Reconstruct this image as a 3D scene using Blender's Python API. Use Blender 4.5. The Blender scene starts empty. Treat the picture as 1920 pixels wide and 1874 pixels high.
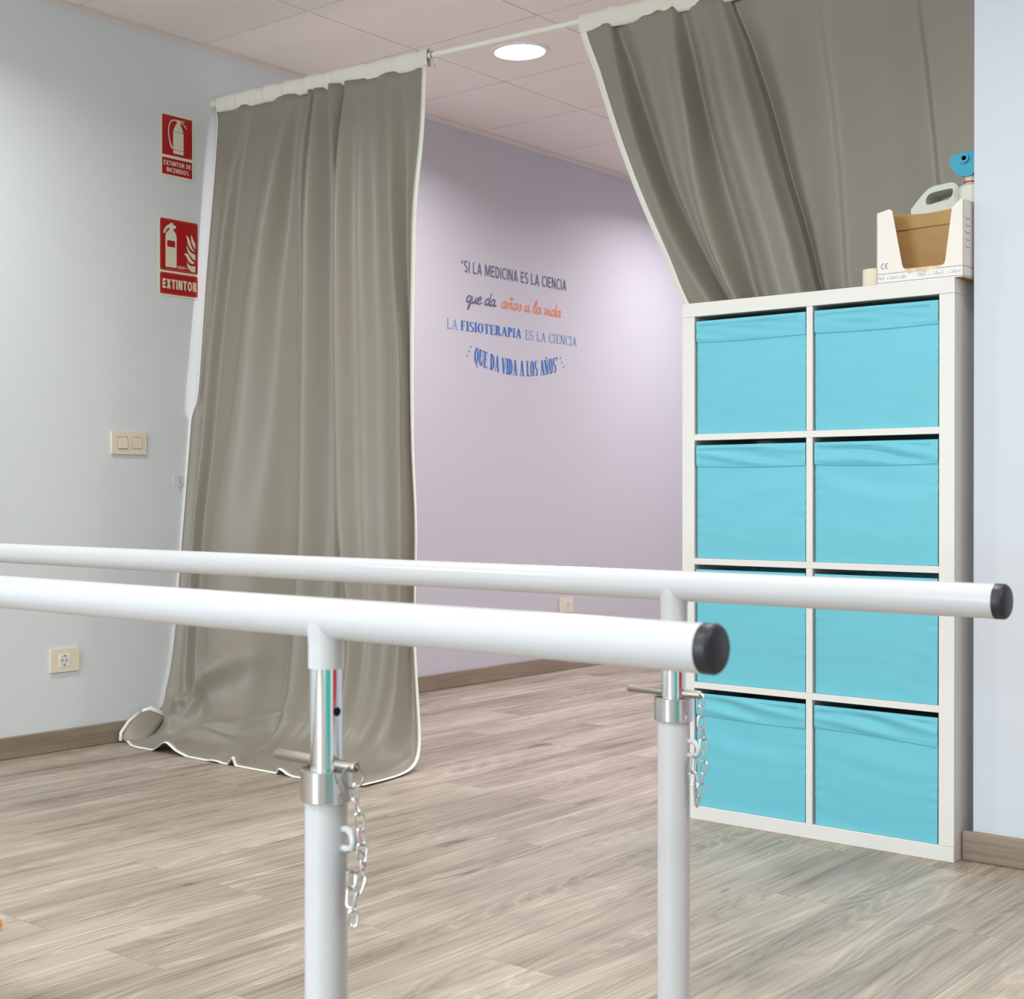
import bpy, bmesh, math, random
from math import sin, cos, pi, radians as R
from mathutils import Vector as V, Matrix
from mathutils.geometry import tessellate_polygon
random.seed(7)
S = bpy.context.scene
C = S.collection

# ------------------------------------------------------------------ camera
cam = bpy.data.cameras.new('camera'); camo = bpy.data.objects.new('camera', cam); C.objects.link(camo)
camo.location = (4.264, -0.968, 0.9227)
camo.rotation_euler = (pi/2 - 0.0037, 0, 0.7348)
cam.sensor_fit = 'HORIZONTAL'; cam.sensor_width = 36.0
cam.lens = 2673.6/1920*36.0
cam.shift_x = (960-694.1)/1920
cam.clip_start = 0.05
cam.dof.use_dof = True; cam.dof.focus_distance = 3.6; cam.dof.aperture_fstop = 14
S.camera = camo
# ------------------------------------------------------------------ view, world, daylight
S.view_settings.view_transform = 'Standard'; S.view_settings.look = 'None'
S.view_settings.gamma = 1.0; S.view_settings.use_curve_mapping = False
S.view_settings.exposure = 0.45
S.cycles.max_bounces = 9; S.cycles.diffuse_bounces = 6; S.cycles.glossy_bounces = 5
S.cycles.sample_clamp_indirect = 6.0
S.cycles.caustics_reflective = False; S.cycles.caustics_refractive = False
w = bpy.data.worlds.new('daylight'); S.world = w; w.use_nodes = True
w.node_tree.nodes['Background'].inputs[0].default_value = (0.62, 0.76, 1.0, 1)
w.node_tree.nodes['Background'].inputs[1].default_value = 1.0
LAMP = 13.5                        # watts of every round ceiling light in the main room
LAMP_ALCOVE = 17.5
BEAM = R(154)
LAMP_COL = (1.0, 0.98, 0.94)
def area(name, loc, rot, sx, sy, power, col):
    l = bpy.data.lights.new(name, 'AREA'); l.shape = 'RECTANGLE'; l.size = sx; l.size_y = sy
    l.energy = power; l.color = col
    o = bpy.data.objects.new(name, l); C.objects.link(o); o.location = loc; o.rotation_euler = rot
    return o
area('unseen_window_light', (2.6, -6.40, 1.45), (R(90), 0, 0), 2.3, 1.3, 165, (0.76, 0.89, 1.0))  # light of an unseen rear window, added for cool daylight from behind

# ------------------------------------------------------------------ materials
def mat(name, col, rough=0.5, metal=0.0, spec=0.5, sheen=0.0, coat=0.0, emit=None, bump=None, trans=0.0, var=None):
    m = bpy.data.materials.new(name); m.use_nodes = True
    nt = m.node_tree; b = nt.nodes['Principled BSDF']
    b.inputs['Base Color'].default_value = (*col, 1); b.inputs['Roughness'].default_value = rough
    b.inputs['Metallic'].default_value = metal; b.inputs['Specular IOR Level'].default_value = spec
    b.inputs['Sheen Weight'].default_value = sheen; b.inputs['Coat Weight'].default_value = coat
    b.inputs['Transmission Weight'].default_value = trans
    if emit: b.inputs['Emission Color'].default_value = (*emit[0], 1); b.inputs['Emission Strength'].default_value = emit[1]
    tc = None
    if bump or var:
        tc = nt.nodes.new('ShaderNodeTexCoord')
    if bump:
        sc, st, dist = bump
        n = nt.nodes.new('ShaderNodeTexNoise'); n.inputs['Scale'].default_value = sc; n.inputs['Detail'].default_value = 4
        bp = nt.nodes.new('ShaderNodeBump'); bp.inputs['Strength'].default_value = st; bp.inputs['Distance'].default_value = dist
        nt.links.new(tc.outputs['Object'], n.inputs['Vector']); nt.links.new(n.outputs['Fac'], bp.inputs['Height'])
        nt.links.new(bp.outputs['Normal'], b.inputs['Normal'])
    if var:
        sc, amt = var
        n = nt.nodes.new('ShaderNodeTexNoise'); n.inputs['Scale'].default_value = sc; n.inputs['Detail'].default_value = 3
        r = nt.nodes.new('ShaderNodeValToRGB')
        r.color_ramp.elements[0].position = 0.3; r.color_ramp.elements[1].position = 0.7
        r.color_ramp.elements[0].color = (*[c*(1-amt) for c in col], 1); r.color_ramp.elements[1].color = (*[min(1, c*(1+amt)) for c in col], 1)
        nt.links.new(tc.outputs['Object'], n.inputs['Vector']); nt.links.new(n.outputs['Fac'], r.inputs['Fac'])
        nt.links.new(r.outputs['Color'], b.inputs['Base Color'])
    return m

def wood(name, dark, light, plank=True, along='Y', lines=1.0):
    m = bpy.data.materials.new(name); m.use_nodes = True
    nt = m.node_tree; b = nt.nodes['Principled BSDF']; N = nt.nodes.new; L = nt.links.new
    def math_(op, a, c=None, d=None):
        n = N('ShaderNodeMath'); n.operation = op
        for i, v in enumerate((a, c, d)):
            if v is None: continue
            if isinstance(v, (int, float)): n.inputs[i].default_value = v
            else: L(v, n.inputs[i])
        return n.outputs[0]
    tc = N('ShaderNodeTexCoord'); sp = N('ShaderNodeSeparateXYZ'); L(tc.outputs['Object'], sp.inputs[0])
    X, Y, Z = sp.outputs
    if along == 'X': X, Y = Z, X
    elif along == 'Yz': X, Y = Z, Y
    rnd = None
    if plank:
        cb = N('ShaderNodeCombineXYZ'); L(Y, cb.inputs[0]); L(X, cb.inputs[1])
        br = N('ShaderNodeTexBrick'); L(cb.outputs[0], br.inputs['Vector'])
        br.inputs['Scale'].default_value = 1; br.inputs['Brick Width'].default_value = 1.29; br.inputs['Row Height'].default_value = 0.193
        br.inputs['Mortar Size'].default_value = 0.0011; br.inputs['Mortar Smooth'].default_value = 0.4
        br.offset = 0.37; br.offset_frequency = 2
        br.inputs['Color1'].default_value = (0, 0, 0, 1); br.inputs['Color2'].default_value = (1, 1, 1, 1); br.inputs['Mortar'].default_value = (0.5, 0.5, 0.5, 1)
        s2 = N('ShaderNodeSeparateColor'); L(br.outputs['Color'], s2.inputs[0]); rnd = s2.outputs[0]
    def vec(ky, kx, kr):
        c = N('ShaderNodeCombineXYZ'); L(math_('MULTIPLY', Y, ky), c.inputs[0]); L(math_('MULTIPLY', X, kx), c.inputs[1])
        if rnd is not None: L(math_('MULTIPLY', rnd, kr), c.inputs[2])
        return c.outputs[0]
    def noise(v, det, rough=0.55, dist=0.0):
        n = N('ShaderNodeTexNoise'); n.inputs['Scale'].default_value = 1; n.inputs['Detail'].default_value = det
        n.inputs['Roughness'].default_value = rough; n.inputs['Distortion'].default_value = dist
        L(v, n.inputs['Vector']); return n.outputs['Fac']
    def remap(x, a, c, lo=0.0, hi=1.0):
        n = N('ShaderNodeMapRange'); n.inputs[1].default_value = a; n.inputs[2].default_value = c
        n.inputs[3].default_value = lo; n.inputs[4].default_value = hi; L(x, n.inputs[0]); return n.outputs[0]
    fine = noise(vec(3.2, 120, 31), 5, 0.6)                     # hair-thin fibres
    streak = noise(vec(0.75, 22, 57), 5, 0.65)                    # long streaks
    cloud = noise(vec(1.5, 5.5, 83), 3, 0.5)                    # broad tone
    contour = noise(vec(0.62, 6.5, 19), 2, 0.45, 0.25)          # growth rings
    rs = math_('SINE', math_('MULTIPLY', contour, 170.0))
    rings = remap(rs, 0.70, 1.0)
    knots = remap(noise(vec(3.4, 15, 71), 2, 0.5, 0.6), 0.70, 0.82)
    t = math_('ADD', math_('MULTIPLY', remap(streak, 0.30, 0.70), 0.42), math_('MULTIPLY', remap(cloud, 0.3, 0.7), 0.34))
    t = math_('ADD', t, math_('MULTIPLY', remap(fine, 0.3, 0.7), 0.34))
    t = math_('SUBTRACT', t, math_('MULTIPLY', remap(rs, -0.5, -1.0), 0.10*lines))
    if rnd is not None: t = math_('ADD', t, math_('MULTIPLY', math_('SUBTRACT', rnd, 0.5), 0.16))
    t = math_('SUBTRACT', t, math_('MULTIPLY', knots, 0.55))
    rp = N('ShaderNodeValToRGB'); L(t, rp.inputs['Fac'])
    rp.color_ramp.elements[0].position = 0.05; rp.color_ramp.elements[1].position = 0.92
    rp.color_ramp.elements[0].color = (*dark, 1); rp.color_ramp.elements[1].color = (*light, 1)
    mx = N('ShaderNodeMix'); mx.data_type = 'RGBA'; mx.blend_type = 'MIX'
    L(math_('MULTIPLY', math_('MULTIPLY', rings, remap(cloud, 0.35, 0.6)), 0.30*lines), mx.inputs['Factor']); L(rp.outputs['Color'], mx.inputs['A'])
    mx.inputs['B'].default_value = (*[min(1, c*1.35) for c in light], 1)
    out = mx.outputs['Result']
    if plank:
        m2 = N('ShaderNodeMix'); m2.data_type = 'RGBA'; L(math_('MULTIPLY', br.outputs['Fac'], 0.45), m2.inputs['Factor'])
        L(out, m2.inputs['A']); m2.inputs['B'].default_value = (*[c*0.6 for c in dark], 1); out = m2.outputs['Result']
    L(out, b.inputs['Base Color'])
    b.inputs['Roughness'].default_value = 0.42; b.inputs['Specular IOR Level'].default_value = 0.4
    bp = N('ShaderNodeBump'); bp.inputs['Strength'].default_value = 0.12; bp.inputs['Distance'].default_value = 0.002
    L(t, bp.inputs['Height']); L(bp.outputs['Normal'], b.inputs['Normal'])
    return m

M = {
 'floor': wood('oak_laminate', (0.165, 0.127, 0.094), (0.545, 0.475, 0.395)),
 'skirt_y': wood('oak_skirting', (0.17, 0.125, 0.09), (0.36, 0.295, 0.225), False, 'Yz', 0.3),
 'skirt_x': wood('oak_skirting_front', (0.17, 0.125, 0.09), (0.36, 0.295, 0.225), False, 'X', 0.3),
 'wall': mat('pale_blue_paint', (0.70, 0.75, 0.775), 0.75, spec=0.25, bump=(220, 0.05, 0.002)),
 'wall_tinted': mat('alcove_tinted_paint', (0.585, 0.580, 0.645), 0.75, spec=0.25, bump=(220, 0.05, 0.002)),  # lilac cast of the alcove light put into the paint colour
 'wall_stub': mat('cool_white_paint', (0.64, 0.685, 0.74), 0.75, spec=0.25, bump=(220, 0.05, 0.002)),
 'ceiling': mat('ceiling_tile', (0.91, 0.85, 0.82), 0.9, spec=0.1, bump=(400, 0.05, 0.001)),
 'gap': mat('ceiling_gap', (0.10, 0.085, 0.08), 0.9),
 'ctrim': mat('ceiling_edge_trim', (0.76, 0.71, 0.68), 0.6),
 'fabric': mat('taupe_satin', (0.258, 0.232, 0.188), 0.42, spec=0.5, sheen=0.15),
 'tape': mat('cream_tape', (0.78, 0.75, 0.66), 0.8, bump=(260, 0.25, 0.001)),
 'hem': mat('cream_hem', (0.86, 0.84, 0.76), 0.8),
 'white_metal': mat('white_powder_coat', (0.60, 0.60, 0.62), 0.22, spec=0.5),
 'rod': mat('cream_enamel', (0.84, 0.81, 0.76), 0.3),
 'chrome': mat('chrome', (0.80, 0.81, 0.83), 0.09, 1.0),
 'collar': mat('zinc_collar', (0.66, 0.66, 0.68), 0.16, 1.0),
 'zinc': mat('zinc_wire', (0.66, 0.66, 0.66), 0.25, 1.0),
 'steel': mat('dull_steel', (0.34, 0.31, 0.27), 0.38, 1.0),
 'cap': mat('black_plastic', (0.017, 0.018, 0.026), 0.45),
 'hole': mat('dark_hole', (0.004, 0.004, 0.004), 0.9),
 'shelf': mat('white_foil', (0.77, 0.76, 0.725), 0.35, spec=0.45),
 'teal': mat('turquoise_cloth', (0.150, 0.535, 0.645), 0.45, spec=0.4, sheen=0.1, bump=(700, 0.05, 0.0006), var=(2.5, 0.05)),
 'inside': mat('dark_interior', (0.02, 0.06, 0.07), 0.9),
 'cream': mat('cream_plastic', (0.80, 0.73, 0.58), 0.35),
 'white_pl': mat('white_plastic', (0.85, 0.85, 0.84), 0.3),
 'sign_cream': mat('glow_cream', (0.78, 0.76, 0.62), 0.5),
 'red': mat('sign_red', (0.42, 0.004, 0.006), 0.4),
 'pict': mat('pictogram_cream', (0.74, 0.74, 0.58), 0.5),
 'pink': mat('sign_pink', (0.62, 0.22, 0.20), 0.5),
 'navy': mat('navy_vinyl', (0.10, 0.095, 0.20), 0.5),
 'orange_v': mat('orange_vinyl', (0.78, 0.21, 0.085), 0.5),
 'blue_v': mat('blue_vinyl', (0.025, 0.15, 0.52), 0.5),
 'blue_thin': mat('light_blue_vinyl', (0.14, 0.27, 0.60), 0.5),
 'carton': mat('white_card', (0.83, 0.79, 0.73), 0.6),
 'kraft': mat('kraft_card', (0.50, 0.30, 0.11), 0.7, var=(14, 0.08)),
 'torn': mat('torn_card', (0.70, 0.58, 0.42), 0.9, var=(60, 0.2)),
 'ink': mat('blue_ink', (0.16, 0.20, 0.42), 0.6),
 'ink_pale': mat('pale_blue_ink', (0.42, 0.46, 0.62), 0.6),
 'jug': mat('milky_plastic', (0.70, 0.70, 0.62), 0.35),
 'bluepl': mat('blue_plastic', (0.055, 0.36, 0.52), 0.3),
 'bluehole': mat('deep_blue_plastic', (0.01, 0.10, 0.25), 0.4),
 'redring': mat('red_plastic', (0.60, 0.03, 0.02), 0.35),
 'roll': mat('cream_paper', (0.78, 0.71, 0.57), 0.8, bump=(120, 0.1, 0.001)),
 'clear': mat('clear_plastic', (0.70, 0.73, 0.73), 0.2, spec=0.6),
 'clear_dark': mat('clear_plastic_shade', (0.42, 0.44, 0.45), 0.2, spec=0.6),
 'orange': mat('orange_rubber', (0.85, 0.33, 0.03), 0.4),
 'lamp': mat('lamp_diffuser', (0.9, 0.9, 0.9), 0.5, emit=(LAMP_COL, 9.0)),
 'lamp_alcove': mat('alcove_lamp_diffuser', (0.9, 0.9, 0.9), 0.5, emit=((1.0, 0.93, 0.93), 12.0)),
 'lampframe': mat('lamp_frame', (0.85, 0.84, 0.82), 0.5),
 'reflect_teal': mat('teal_reflected', (0.03, 0.42, 0.36), 0.6),
 'reflect_red': mat('red_reflected', (0.52, 0.03, 0.03), 0.6),
 'strap': mat('black_strap', (0.02, 0.02, 0.03), 0.7),
}

# ------------------------------------------------------------------ helpers
def obj(name, bm, m, parent=None, smooth=False, mods=(), angle=40):
    me = bpy.data.meshes.new(name)
    bm.normal_update(); bm.to_mesh(me); bm.free()
    for x in (m if isinstance(m, (list, tuple)) else [m]): me.materials.append(M[x])
    if smooth:
        me.shade_smooth()
        try: me.set_sharp_from_angle(angle=R(angle))
        except Exception: pass
    o = bpy.data.objects.new(name, me); C.objects.link(o)
    if parent is not None: o.parent = parent
    for md in mods:
        q = o.modifiers.new(md[0].lower(), md[0])
        for k, v in md[1].items(): setattr(q, k, v)
    return o
def tag(o, label, cat, group=None):
    o['label'] = label; o['category'] = cat
    if group: o['group'] = group
    return o
def thing(name, label, cat, loc=(0, 0, 0), rz=0, group=None):
    o = bpy.data.objects.new(name, None); C.objects.link(o); o.empty_display_size = 0.05
    o.location = loc; o.rotation_euler = (0, 0, rz)
    return tag(o, label, cat, group)
def struct(name, bm, m, parent=None, **k):
    o = obj(name, bm, m, parent, **k)
    if parent is None: o['kind'] = 'structure'
    return o
BEV = lambda w, s=2: [('BEVEL', dict(width=w, segments=s, limit_method='ANGLE'))]
def box(bm, x0, x1, y0, y1, z0, z1, mi=0):
    v = [bm.verts.new((x, y, z)) for x in (x0, x1) for y in (y0, y1) for z in (z0, z1)]
    for q in ((0, 1, 3, 2), (4, 6, 7, 5), (0, 4, 5, 1), (2, 3, 7, 6), (0, 2, 6, 4), (1, 5, 7, 3)):
        f = bm.faces.new([v[i] for i in q]); f.material_index = mi
    return v
def tube(bm, pts, r, seg=14, closed=False, cap=True, mi=0, radii=None):
    pts = [V(p) for p in pts]; n = len(pts); rings = []; up = None
    for i, p in enumerate(pts):
        a = pts[(i-1) % n] if (closed or i > 0) else p
        c = pts[(i+1) % n] if (closed or i < n-1) else p
        t = (c-a).normalized()
        if up is None:
            up = V((0, 0, 1)) if abs(t.z) < 0.9 else V((1, 0, 0))
            up = (up - t*up.dot(t)).normalized()
        else:
            u2 = up - t*up.dot(t)
            up = u2.normalized() if u2.length > 1e-5 else t.orthogonal().normalized()
        s = t.cross(up); rr = radii[i] if radii else r
        rings.append([bm.verts.new(p + (up*cos(2*pi*k/seg) + s*sin(2*pi*k/seg))*rr) for k in range(seg)])
    for i in range(n if closed else n-1):
        A, B = rings[i], rings[(i+1) % n]
        for k in range(seg):
            f = bm.faces.new((A[k], A[(k+1) % seg], B[(k+1) % seg], B[k])); f.material_index = mi
    if cap and not closed:
        bm.faces.new(rings[0][::-1]).material_index = mi; bm.faces.new(rings[-1]).material_index = mi
def lathe(bm, prof, o=(0, 0, 0), ax='Z', seg=32, mi=0):
    """profile of (radius, height) turned about an axis through o"""
    o = V(o); rings = []
    for r, h in prof:
        ring = []
        for k in range(seg):
            a = 2*pi*k/seg; c, s = r*cos(a), r*sin(a)
            p = V((c, s, h)) if ax == 'Z' else V((h, c, s)) if ax == 'X' else V((s, h, c))
            ring.append(bm.verts.new(o+p))
        rings.append(ring)
    for A, B in zip(rings, rings[1:]):
        for k in range(seg):
            f = bm.faces.new((A[k], A[(k+1) % seg], B[(k+1) % seg], B[k])); f.material_index = mi
    for rg, (r, h) in ((rings[0][::-1], prof[0]), (rings[-1], prof[-1])):
        if r > 1e-6: bm.faces.new(rg).material_index = mi
    return rings
def prism(bm, loops, mp, h0, h1, mi=0):
    """2-D outline (first loop) with holes, extruded from h0 to h1; mp(x, y, h) gives the 3-D point"""
    if not isinstance(loops[0][0], (tuple, list)): loops = [loops]
    flat = [p for l in loops for p in l]
    tris = tessellate_polygon([[V((p[0], p[1], 0)) for p in l] for l in loops])
    a = [bm.verts.new(mp(p[0], p[1], h0)) for p in flat]; b = [bm.verts.new(mp(p[0], p[1], h1)) for p in flat]
    for t in tris:
        for vs in ([b[i] for i in t], [a[i] for i in t][::-1]):
            try: bm.faces.new(vs).material_index = mi
            except ValueError: pass
    k = 0
    for l in loops:
        n = len(l)
        for i in range(n):
            try: bm.faces.new((a[k+i], a[k+(i+1) % n], b[k+(i+1) % n], b[k+i])).material_index = mi
            except ValueError: pass
        k += n
    bmesh.ops.recalc_face_normals(bm, faces=bm.faces)
def rect(x0, y0, x1, y1): return [(x0, y0), (x1, y0), (x1, y1), (x0, y1)]
def rrect(x0, y0, x1, y1, r, n=6):
    out = []
    for cx, cy, a0 in ((x1-r, y1-r, 0), (x0+r, y1-r, 90), (x0+r, y0+r, 180), (x1-r, y0+r, 270)):
        for k in range(n+1):
            a = R(a0+90*k/n); out.append((cx+r*cos(a), cy+r*sin(a)))
    return out
def smooth_path(pts, n=8, closed=False):
    P = [V((*p, 0)) if len(p) == 2 else V(p) for p in pts]; out = []; m = len(P)
    for i in range(m if closed else m-1):
        g = (lambda j: P[j % m]) if closed else (lambda j: P[max(0, min(m-1, j))])
        p0, p1, p2, p3 = g(i-1), g(i), g(i+1), g(i+2)
        for k in range(n):
            t = k/n
            out.append(0.5*((2*p1)+(p2-p0)*t+(2*p0-5*p1+4*p2-p3)*t*t+(3*p1-p0-3*p2+p3)*t**3))
    if not closed: out.append(P[-1].copy())
    return out
def ribbon(pts, w):
    """outline of a stroke; w is a number or a function of 0..1"""
    n = len(pts); Lp, Rp = [], []
    for i, p in enumerate(pts):
        t = (V(pts[min(n-1, i+1)]) - V(pts[max(0, i-1)])); t = V((t[0], t[1])).normalized() if t.length > 0 else V((1, 0))
        ww = (w(i/(n-1)) if callable(w) else w)/2; nx, ny = -t.y*ww, t.x*ww
        Lp.append((p[0]+nx, p[1]+ny)); Rp.append((p[0]-nx, p[1]-ny))
    return Lp, Rp
def stroke(bm, pts, w, mp, h, mi=0):
    Lp, Rp = ribbon(pts, w)
    dh = 0.0003/len(Lp)                                  # each turn of the stroke lies on the one before
    a = [bm.verts.new(mp(x, y, h+dh*i)) for i, (x, y) in enumerate(Lp)]; b = [bm.verts.new(mp(x, y, h+dh*i)) for i, (x, y) in enumerate(Rp)]
    for i in range(len(a)-1): bm.faces.new((a[i], b[i], b[i+1], a[i+1])).material_index = mi
def grid(bm, rows, mi=0, closed_u=False):
    Vv = [[bm.verts.new(p) for p in r] for r in rows]
    for a, b in zip(Vv, Vv[1:]):
        n = len(a)
        for i in range(n if closed_u else n-1):
            bm.faces.new((a[i], a[(i+1) % n], b[(i+1) % n], b[i])).material_index = mi
    return Vv
wallX = lambda y, z, h: V((h, y, z))                     # decals on the left wall: x grows along +Y
sstep = lambda q: q*q*(3-2*q)
lerp = lambda a, b, t: a+(b-a)*t
def interp(x, xs, ys):
    if xs[0] > xs[-1]: xs, ys = xs[::-1], ys[::-1]
    if x <= xs[0]: return ys[0]
    for i in range(len(xs)-1):
        if x <= xs[i+1]:
            # Catmull-Rom in y for a soft line
            t = (x-xs[i])/(xs[i+1]-xs[i]); p0 = ys[max(0, i-1)]; p1, p2 = ys[i], ys[i+1]; p3 = ys[min(len(ys)-1, i+2)]
            return 0.5*((2*p1)+(p2-p0)*t+(2*p0-5*p1+4*p2-p3)*t*t+(3*p1-p0-3*p2+p3)*t**3)
    return ys[-1]
new = bmesh.new

# ------------------------------------------------------------------ the room
HC = 2.695; SX = 2.986; SY = 2.71                        # ceiling height; left end and face of the wall stub
RX, RY0, RY1 = 6.0, -6.5, 7.0
b = new(); box(b, -0.12, RX+0.12, RY0-0.12, RY1+0.12, -0.08, 0.0); struct('floor', b, 'floor')
b = new(); box(b, -0.12, 0, RY0, 3.7, 0, HC+0.06); struct('wall_left', b, 'wall')
b = new(); box(b, -0.12, 0, 3.7, RY1, 0, HC+0.06); struct('wall_alcove', b, 'wall_tinted')
b = new(); box(b, SX, RX, SY, SY+0.24, 0, HC+0.06); struct('wall_right', b, 'wall_stub')
b = new(); box(b, -0.12, 4.6, RY1, RY1+0.12, 0, HC+0.06); struct('wall_far', b, 'wall_tinted')
b = new(); box(b, 4.5, 4.6, SY+0.24, RY1, 0, HC+0.06); struct('wall_alcove_right', b, 'wall_tinted')
b = new(); box(b, RX, RX+0.12, RY0, SY+0.24, 0, HC+0.06); struct('wall_side', b, 'wall')
b = new()                                                # rear wall with an opening for the added, unseen window
box(b, -0.12, 1.4, RY0-0.12, RY0, 0, HC+0.06); box(b, 3.8, RX+0.12, RY0-0.12, RY0, 0, HC+0.06)
box(b, 1.4, 3.8, RY0-0.12, RY0, 0, 0.75); box(b, 1.4, 3.8, RY0-0.12, RY0, 2.15, HC+0.06); struct('wall_rear', b, 'wall')
b = new()
for x0, x1, z0, z1 in ((1.4, 3.8, 0.75, 0.81), (1.4, 3.8, 2.09, 2.15), (1.4, 1.46, 0.81, 2.09), (3.74, 3.8, 0.81, 2.09), (2.57, 2.63, 0.81, 2.09)):
    box(b, x0, x1, RY0-0.08, RY0-0.03, z0, z1)
struct('unseen_window', b, 'white_pl')  # frame of the unseen window added to let daylight in
# ceiling of 600 mm tiles with shadow gaps
b = new(); x = 0.583-0.6
xs = [x+0.6*i for i in range(0, 12)]; ys = [2.766+0.6*i for i in range(-17, 9)]
for i in range(len(xs)-1):
    for j in range(len(ys)-1):
        x0, x1 = max(0.0, xs[i]), min(RX, xs[i+1]); y0, y1 = max(RY0, ys[j]), min(RY1, ys[j+1])
        if x1-x0 < 0.02 or y1-y0 < 0.02: continue
        g = 0.0030
        box(b, x0+(g if x0 > 0 else 0), x1-g, y0+g, y1-g, HC, HC+0.012, 0)
box(b, -0.12, RX+0.12, RY0-0.12, RY1+0.12, HC+0.012, HC+0.05, 1)
struct('ceiling', b, ['ceiling', 'gap'])
b = new(); box(b, 0, 0.020, RY0, RY1, HC-0.004, HC-0.0005); box(b, 0, 0.003, RY0, RY1, HC-0.022, HC-0.004)
struct('trim_1', b, 'ctrim')
def skirting(name, pts, m):
    b = new(); (ax, ay), (bx, by), th = pts
    if ax == bx: box(b, ax, ax+th, ay, by, 0, 0.077)
    else: box(b, ax, bx, ay-th, ay, 0, 0.075)
    return struct(name, b, m, mods=BEV(0.004, 2))
skirting('baseboard_left', ((0, RY0), (0, RY1), 0.013), 'skirt_y')
skirting('baseboard_right', ((2.963, SY), (RX, SY), 0.014), 'skirt_x')

# round ceiling lights, four tiles apart
def ceiling_light(x, y, label, group, m='lamp'):
    t = thing('ceiling_light', label, 'ceiling light', (x, y, HC), 0, group)
    b = new(); lathe(b, [(0.101, -0.0005), (0.101, -0.006), (0.118, -0.006), (0.121, -0.0005)], seg=48); obj('frame', b, 'lampframe', t, True)
    b = new(); lathe(b, [(0.0005, -0.0045), (0.1, -0.0045), (0.1, -0.001)], seg=48); obj('diffuser', b, m, t)
    l = bpy.data.lights.new('lamp_light', 'AREA'); l.shape = 'DISK'; l.size = 0.19; l.spread = BEAM
    l.energy = LAMP if m == 'lamp' else LAMP_ALCOVE; l.color = LAMP_COL if m == 'lamp' else (1.0, 0.945, 0.97)
    lo = bpy.data.objects.new('lamp_light', l); C.objects.link(lo); lo.location = (0, 0, -0.0075); lo.parent = t
    return t
ceiling_light(0.883, 3.666, 'round white ceiling light shining beyond the curtain rod', 'round ceiling lights', 'lamp_alcove')
for x, y in ((0.883, 6.066), (3.283, 6.066), (3.283, 3.966)):  # right-hand pair added to brighten the alcove; the first follows its wall's bright patch
    ceiling_light(x, y, 'unseen round white ceiling light deep in the alcove behind the right curtain', 'round ceiling lights', 'lamp_alcove')
for x, y in ((0.883, 1.266), (3.283, 1.266), (3.283, -1.134), (0.883, -1.134), (5.083, 0.066), (2.083, -3.534), (4.483, -3.534)):  # unseen, added to light the room; the first suits the left wall's glow
    ceiling_light(x, y, 'unseen round white ceiling light assumed over the main room, outside the picture', 'round ceiling lights')

# ------------------------------------------------------------------ cube shelf unit with eight fabric boxes
KX, KY, KW, KH, KD, FR, IN = 2.194, 2.652, 0.765, 1.465, 0.386, 0.0385, 0.0177
CELL = (KH-2*FR-3*IN)/4; CW = (KW-2*FR-IN)/2
k = thing('shelf_unit', 'tall white cube shelf unit holding eight turquoise fabric boxes', 'shelf', (KX, KY, 0))
b = new(); box(b, 0, KW, 0, KD, KH-FR, KH); obj('top_panel', b, 'shelf', k, mods=BEV(0.0012))
b = new(); box(b, 0, KW, 0, KD, 0, FR); obj('base_panel', b, 'shelf', k, mods=BEV(0.0012))
for x in (0, KW-FR):
    b = new(); box(b, x, x+FR, 0.0006, KD, FR+0.0004, KH-FR-0.0004); obj('side_panel', b, 'shelf', k, mods=BEV(0.0012))
for i in range(3):
    z = FR+CELL*(i+1)+IN*i
    b = new(); box(b, FR, KW-FR, 0.001, KD-0.004, z, z+IN); obj('shelf_board', b, 'shelf', k, mods=BEV(0.0008))
for i in range(4):
    z = FR+(CELL+IN)*i
    b = new(); box(b, FR+CW, FR+CW+IN, 0.001, KD-0.004, z+0.0002, z+CELL-0.0002); obj('divider', b, 'shelf', k, mods=BEV(0.0008))

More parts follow.
